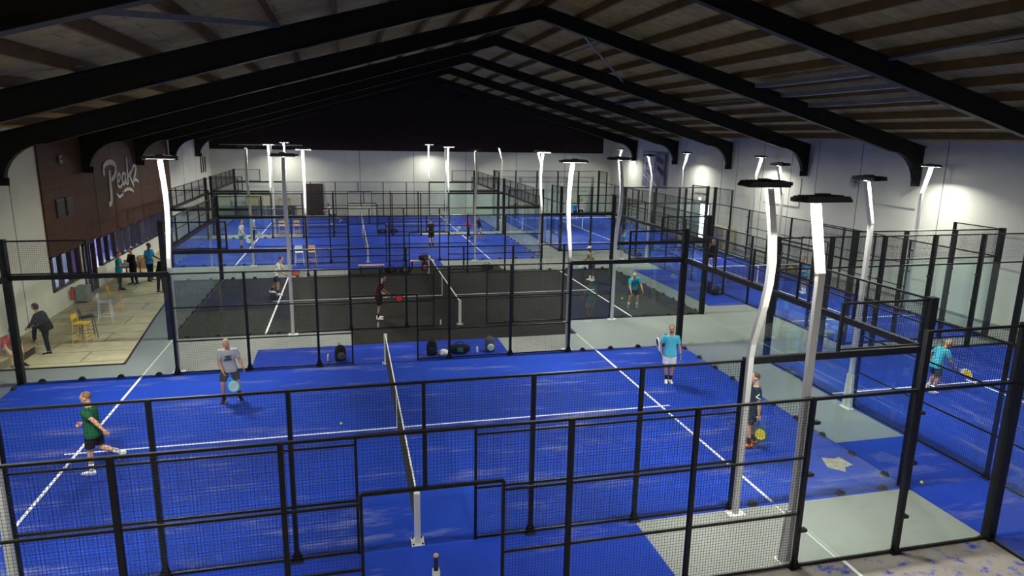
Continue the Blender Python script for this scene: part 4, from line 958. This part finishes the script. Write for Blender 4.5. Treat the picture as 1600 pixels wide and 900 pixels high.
t = thing('cardboard_box', 'brown cardboard box on the terrace behind the people', 'box', (-11.4, 22.6, .03), radians(8)); MB().box(-.3, .3, -.35, .35, 0, .55).build('body', M['card'], t); MB().box(-.31, .0, -.36, .36, .55, .565).box(.02, .31, -.36, .36, .55, .56).build('flap', M['card'], t)
t = thing('table', 'low dark table on the terrace behind the people in black', 'table', (-11.2, 19.3, .03), 0); MB().box(-.35, .35, -.8, .8, .7, .74).build('tabletop', M['darkmetal'], t)
for x in (-.3, .3):
    for y in (-.72, .72): MB().box(x-.025, x+.025, y-.025, y+.025, 0, .7).build('leg', M['darkmetal'], t)
# wall things
WX = XR-.012
t = thing('exit_sign', 'small lit white and green exit sign above the bright doorway', 'sign', (XR-.03, 28.6, 2.9)); MB().box(-.02, .02, -.2, .2, -.1, .1).build('housing', M['white_steel'], t)
MB().box(-.026, -.018, -.18, .18, -.085, .085).build('panel', emit('exit panel', (.75, 1.0, .7), 2.2), t)
t = thing('poster', 'large blue grey photo poster high on the right wall', 'poster', (XR-.02, 36.3, 4.6)); hw_, hh = 2.35, 1.45
MB().box(-.01, .01, -hw_, hw_, -hh, hh).build('sheet', mat('blue grey poster print', (.20, .22, .32), .6, vary=.5, scale=.8), t)
pale_ = mat('pale poster print', (.55, .57, .66), .6, vary=.2, scale=3)
MB().box(-.014, -.009, .2, 2.2, -.1, 1.3).build('print', pale_, t)
for a_, b_, w_ in (((.5, -1.2), (2.2, -.5), .12), ((.2, -.9), (2.2, -.1), .08), ((-.4, -1.3), (1.2, -.6), .2)): MB().bar((-.012, *a_), (-.012, *b_), .01, w_).build('print', pale_, t)
for k in range(4): MB().bar((-.0125, .3+.5*k, -1.35), (-.0125, .4+.5*k, -.4), .01, .05).build('print', pale_, t)
dp_ = mat('dark poster print', (.03, .035, .06), .6)
for a_, b_ in (((1.7, -.1), (1.7, .45)), ((1.7, .45), (.9, .30)), ((.9, .30), (.9, -.25)), ((-1.9, 1.3), (-1.9, -1.2)), ((-1.5, .6), (-.2, .9)), ((-1.6, -.3), (-.4, .2))): MB().bar((-.016, *a_), (-.016, *b_), .01, .09 if a_[0] > 0 else .4).build('print', dp_, t)
t = thing('wall_fan', 'round chrome wall fan high on the right wall', 'fan', (XR-.05, 13.4, 5.1)); rf = Matrix.Rotation(-pi/2, 3, 'Y')
q = MB()
for r in (.30, .22, .14, .06): q.tube([(-.12, r*cos(2*pi*k/24), r*sin(2*pi*k/24)) for k in range(25)], .008, 6)
for k in range(16): q.tube([(-.13, .05*cos(2*pi*k/16), .05*sin(2*pi*k/16)), (-.12, .3*cos(2*pi*k/16), .3*sin(2*pi*k/16))], .004, 5)
q.build('cage', M['chrome'], t); q = MB()
for k in range(4):
    a = pi/2*k; q.poly([(-.07, .04*cos(a), .04*sin(a)), (-.09, .26*cos(a-.3), .26*sin(a-.3)), (-.06, .26*cos(a+.4), .26*sin(a+.4))], (.01, 0, 0))
q.build('blade', M['greyg'], t); MB().box(-.05, .045, -.07, .07, -.07, .07).build('motor', M['darkmetal'], t)
t = thing('crate_stack', 'stack of pale wooden crates against the right wall by the doorway', 'crates', (22.95, 24.6, 0))
for i in range(3):
    b = MB(); z = .48*i
    for k in range(4): b.box(-.42, .42, -1.1, 1.1, z+.02+.115*k, z+.115*k+.11)
    cr = b.build('crate', M['crate'], t); q = MB()
    for y in (-1.0, -.33, .33, 1.0): q.box(-.45, -.42, y-.05, y+.05, z, z+.47)
    q.build('slat', M['wood'], cr)
for k, y in enumerate((42.0, 42.8, 43.6)):
    t = tag(MB().box(0, .03, -.16, .16, -.62, .62).box(.03, .045, -.13, .13, -.58, .58).build('wall_vent', M['frame_brown']), ['narrow dark vent slot on left wall near the far corner, first of three', 'middle of three narrow dark vent slots on the far left wall', 'dark vent slot closest to the far corner, last of three'][k], 'vent', 'vent slots'); t.location = (XL, y, 4.45)
for k, y in enumerate((14.3, 15.25)):
    t = thing('wall_louver', ['dark square louver on brown cladding, nearer one', 'dark square louver on brown cladding, farther one'][k], 'louver', (XL+.07, y, 3.95), 0, 'louvers'); MB().box(0, .05, -.36, .36, -.36, .36).build('frame', M['frame_brown'], t)
    q = MB()
    for i in range(6): q.box(.045, .065, -.31, .31, -.31+.105*i, -.26+.105*i)
    q.build('slat', M['black'], t)
t = thing('security_sensor', 'small pale sensor high on brown cladding', 'sensor', (XL+.08, 14.8, 5.8)); MB().box(0, .08, -.08, .08, -.16, .16).build('body', M['greyg'], t, bevel=.02); MB().ell((.085, 0, .02), .02, .05, .05, 10, 6).build('lens', M['dark'], t)
# far clutter by the white wall
t = thing('barrier_panel', 'long dark low barrier panel behind the farthest court', 'barrier', (-7.3, 45.2, 0)); MB().box(-3.0, 2.0, -.03, .03, .1, .95).build('panel', mat('dark grey barrier', (.05, .06, .08), .6), t)
for x in (-2.9, -.5, 1.9): MB().box(x-.03, x+.03, -.2, .2, 0, .1).box(x-.03, x+.03, -.05, .05, .1, 1.0).build('post', M['galv'], t)
for i, (x, h) in enumerate(((-8.9, 1.7), (-7.6, 1.9), (-6.3, 1.5))):
    t = thing('wooden_board_stack', ['left stack of brown boards leaning on the far white wall', 'middle, tallest stack of brown boards against the far white wall', 'right stack of brown boards against the far white wall'][i], 'boards', (x, 45.7, 0), 0, 'boards at the far wall')
    for k in range(3): MB().poly([(-.5+.02*k, -.12-.06*k, 0), (.5-.03*k, -.12-.06*k, 0), (.5-.03*k, .12-.06*k, h-.1*k), (-.5+.02*k, .12-.06*k, h-.1*k)], (0, .04, 0)).build('board', [M['wood'], M['card'], M['crate']][k], t)
# winch handle standing on the post of the hidden nearest net
t = thing('net_post', 'white net post top with black handle at bottom middle edge', 'net post', (0.05, -7.08, 0)); MB().box(-.05, .05, -.05, .05, 0, .97).build('post', M['white_steel'], t, bevel=.006)
q = MB()
for z in (.80, .88): q.lathe([(.014, -.054), (.014, -.048)], 8) if False else q.box(-.015, .015, -.056, -.05, z-.015, z+.015)
q.build('bolt', M['rubber'], t); h_ = MB().tube([(0, 0, .97), (0, 0, 1.0), (0, 0, 1.02), (0, 0, 1.19)], [.034, .034, .028, .030], 12).build('handle', M['rubber'], t); MB().lathe([(.036, 1.185), (.038, 1.20), (.034, 1.215)], 14).build('handle_cap', M['bench_wood'], h_)

# wall lettering: brush script strokes, upright on the cladding
SY0, SZ0, LX = 19.55, 3.50, XL+.085
def stroke(mb, pts, w):
    """pts in (y, z) on the cladding; smoothed, flat brush stroke with real thickness"""
    P = []
    for i in range(len(pts)-1):
        p0 = pts[max(0, i-1)]; p1 = pts[i]; p2 = pts[i+1]; p3 = pts[min(len(pts)-1, i+2)]
        for k in range(6):
            t_ = k/6; P.append(tuple(.5*((2*b)+(-a+c)*t_+(2*a-5*b+4*c-d)*t_*t_+(-a+3*b-3*c+d)*t_**3) for a, b, c, d in zip(p0, p1, p2, p3)))
    P.append(pts[-1]); L = []; R_ = []
    for i, p in enumerate(P):
        a = P[max(0, i-1)]; b = P[min(len(P)-1, i+1)]; d = V((b[0]-a[0], b[1]-a[1])); d = d.normalized() if d.length else V((1, 0)); n = V((-d.y, d.x)); ww = w*(.65+.35*sin(pi*i/(len(P)-1)))/2
        L.append((p[0]+n.x*ww, p[1]+n.y*ww)); R_.append((p[0]-n.x*ww, p[1]-n.y*ww))
    mb.rings([[V((LX, *l)), V((LX+.03, *l)), V((LX+.03, *r)), V((LX, *r))] for l, r in zip(L, R_)])
def Q(u, v): return (SY0+u*5.2, SZ0+v*2.0)
sg = thing('wall_sign', 'white brush script sign reading Peakz on the brown cladding', 'sign', (0, 0, 0))
letters = [
 ('letter_p', [([Q(.17, .80), Q(.155, .55), Q(.15, .28), Q(.125, .06), Q(.06, .02)], .30), ([Q(.02, .70), Q(.03, .90), Q(.17, .99), Q(.33, .92), Q(.33, .73), Q(.24, .60), Q(.17, .58)], .26)]),
 ('letter_e', [([Q(.345, .47), Q(.43, .55), Q(.455, .64), Q(.41, .68), Q(.365, .58), Q(.36, .42), Q(.42, .36), Q(.49, .42)], .17)]),
 ('letter_a', [([Q(.60, .66), Q(.54, .67), Q(.505, .55), Q(.52, .43), Q(.57, .44), Q(.61, .60)], .17), ([Q(.62, .69), Q(.61, .50), Q(.635, .40), Q(.67, .42)], .17)]),
 ('letter_k', [([Q(.70, 1.06), Q(.69, .80), Q(.68, .55), Q(.675, .38)], .19), ([Q(.83, .72), Q(.76, .64), Q(.70, .58)], .17), ([Q(.74, .62), Q(.78, .48), Q(.83, .36), Q(.845, .30)], .18)]),
 ('letter_z', [([Q(.85, .72), Q(.90, .82), Q(.97, .80), Q(.95, .66), Q(.88, .50), Q(.86, .45), Q(.94, .46), Q(1.02, .38)], .19)]),
 ('underline', [([Q(.30, .23), Q(.36, .14), Q(.45, .16), Q(.52, .22)], .14), ([Q(.46, .20), Q(.62, .27), Q(.76, .23), Q(.82, .16)], .16)])]
pm = mat('matt white sign paint', (.55, .53, .50), .8)
for nm_, sts in letters:
    b = MB()
    for pts, w in sts: stroke(b, pts, w)
    b.build(nm_, pm, sg)

# ------------------------------------------------------------------ world and view
wd = bpy.data.worlds.new('world'); SC.world = wd; wd.use_nodes = True
wd.node_tree.nodes['Background'].inputs['Color'].default_value = (0.02, 0.025, 0.04, 1); wd.node_tree.nodes['Background'].inputs['Strength'].default_value = 0.3
vs = SC.view_settings; SC.display_settings.display_device = 'sRGB'
vs.view_transform = 'Standard'; vs.look = 'None'; vs.gamma = 1; vs.exposure = 0.58; vs.use_curve_mapping = False
cy = SC.cycles
cy.max_bounces = 8; cy.diffuse_bounces = 4; cy.glossy_bounces = 4; cy.transmission_bounces = 4; cy.transparent_max_bounces = 48
cy.sample_clamp_indirect = 4; cy.use_denoising = True; cy.caustics_reflective = False; cy.caustics_refractive = False
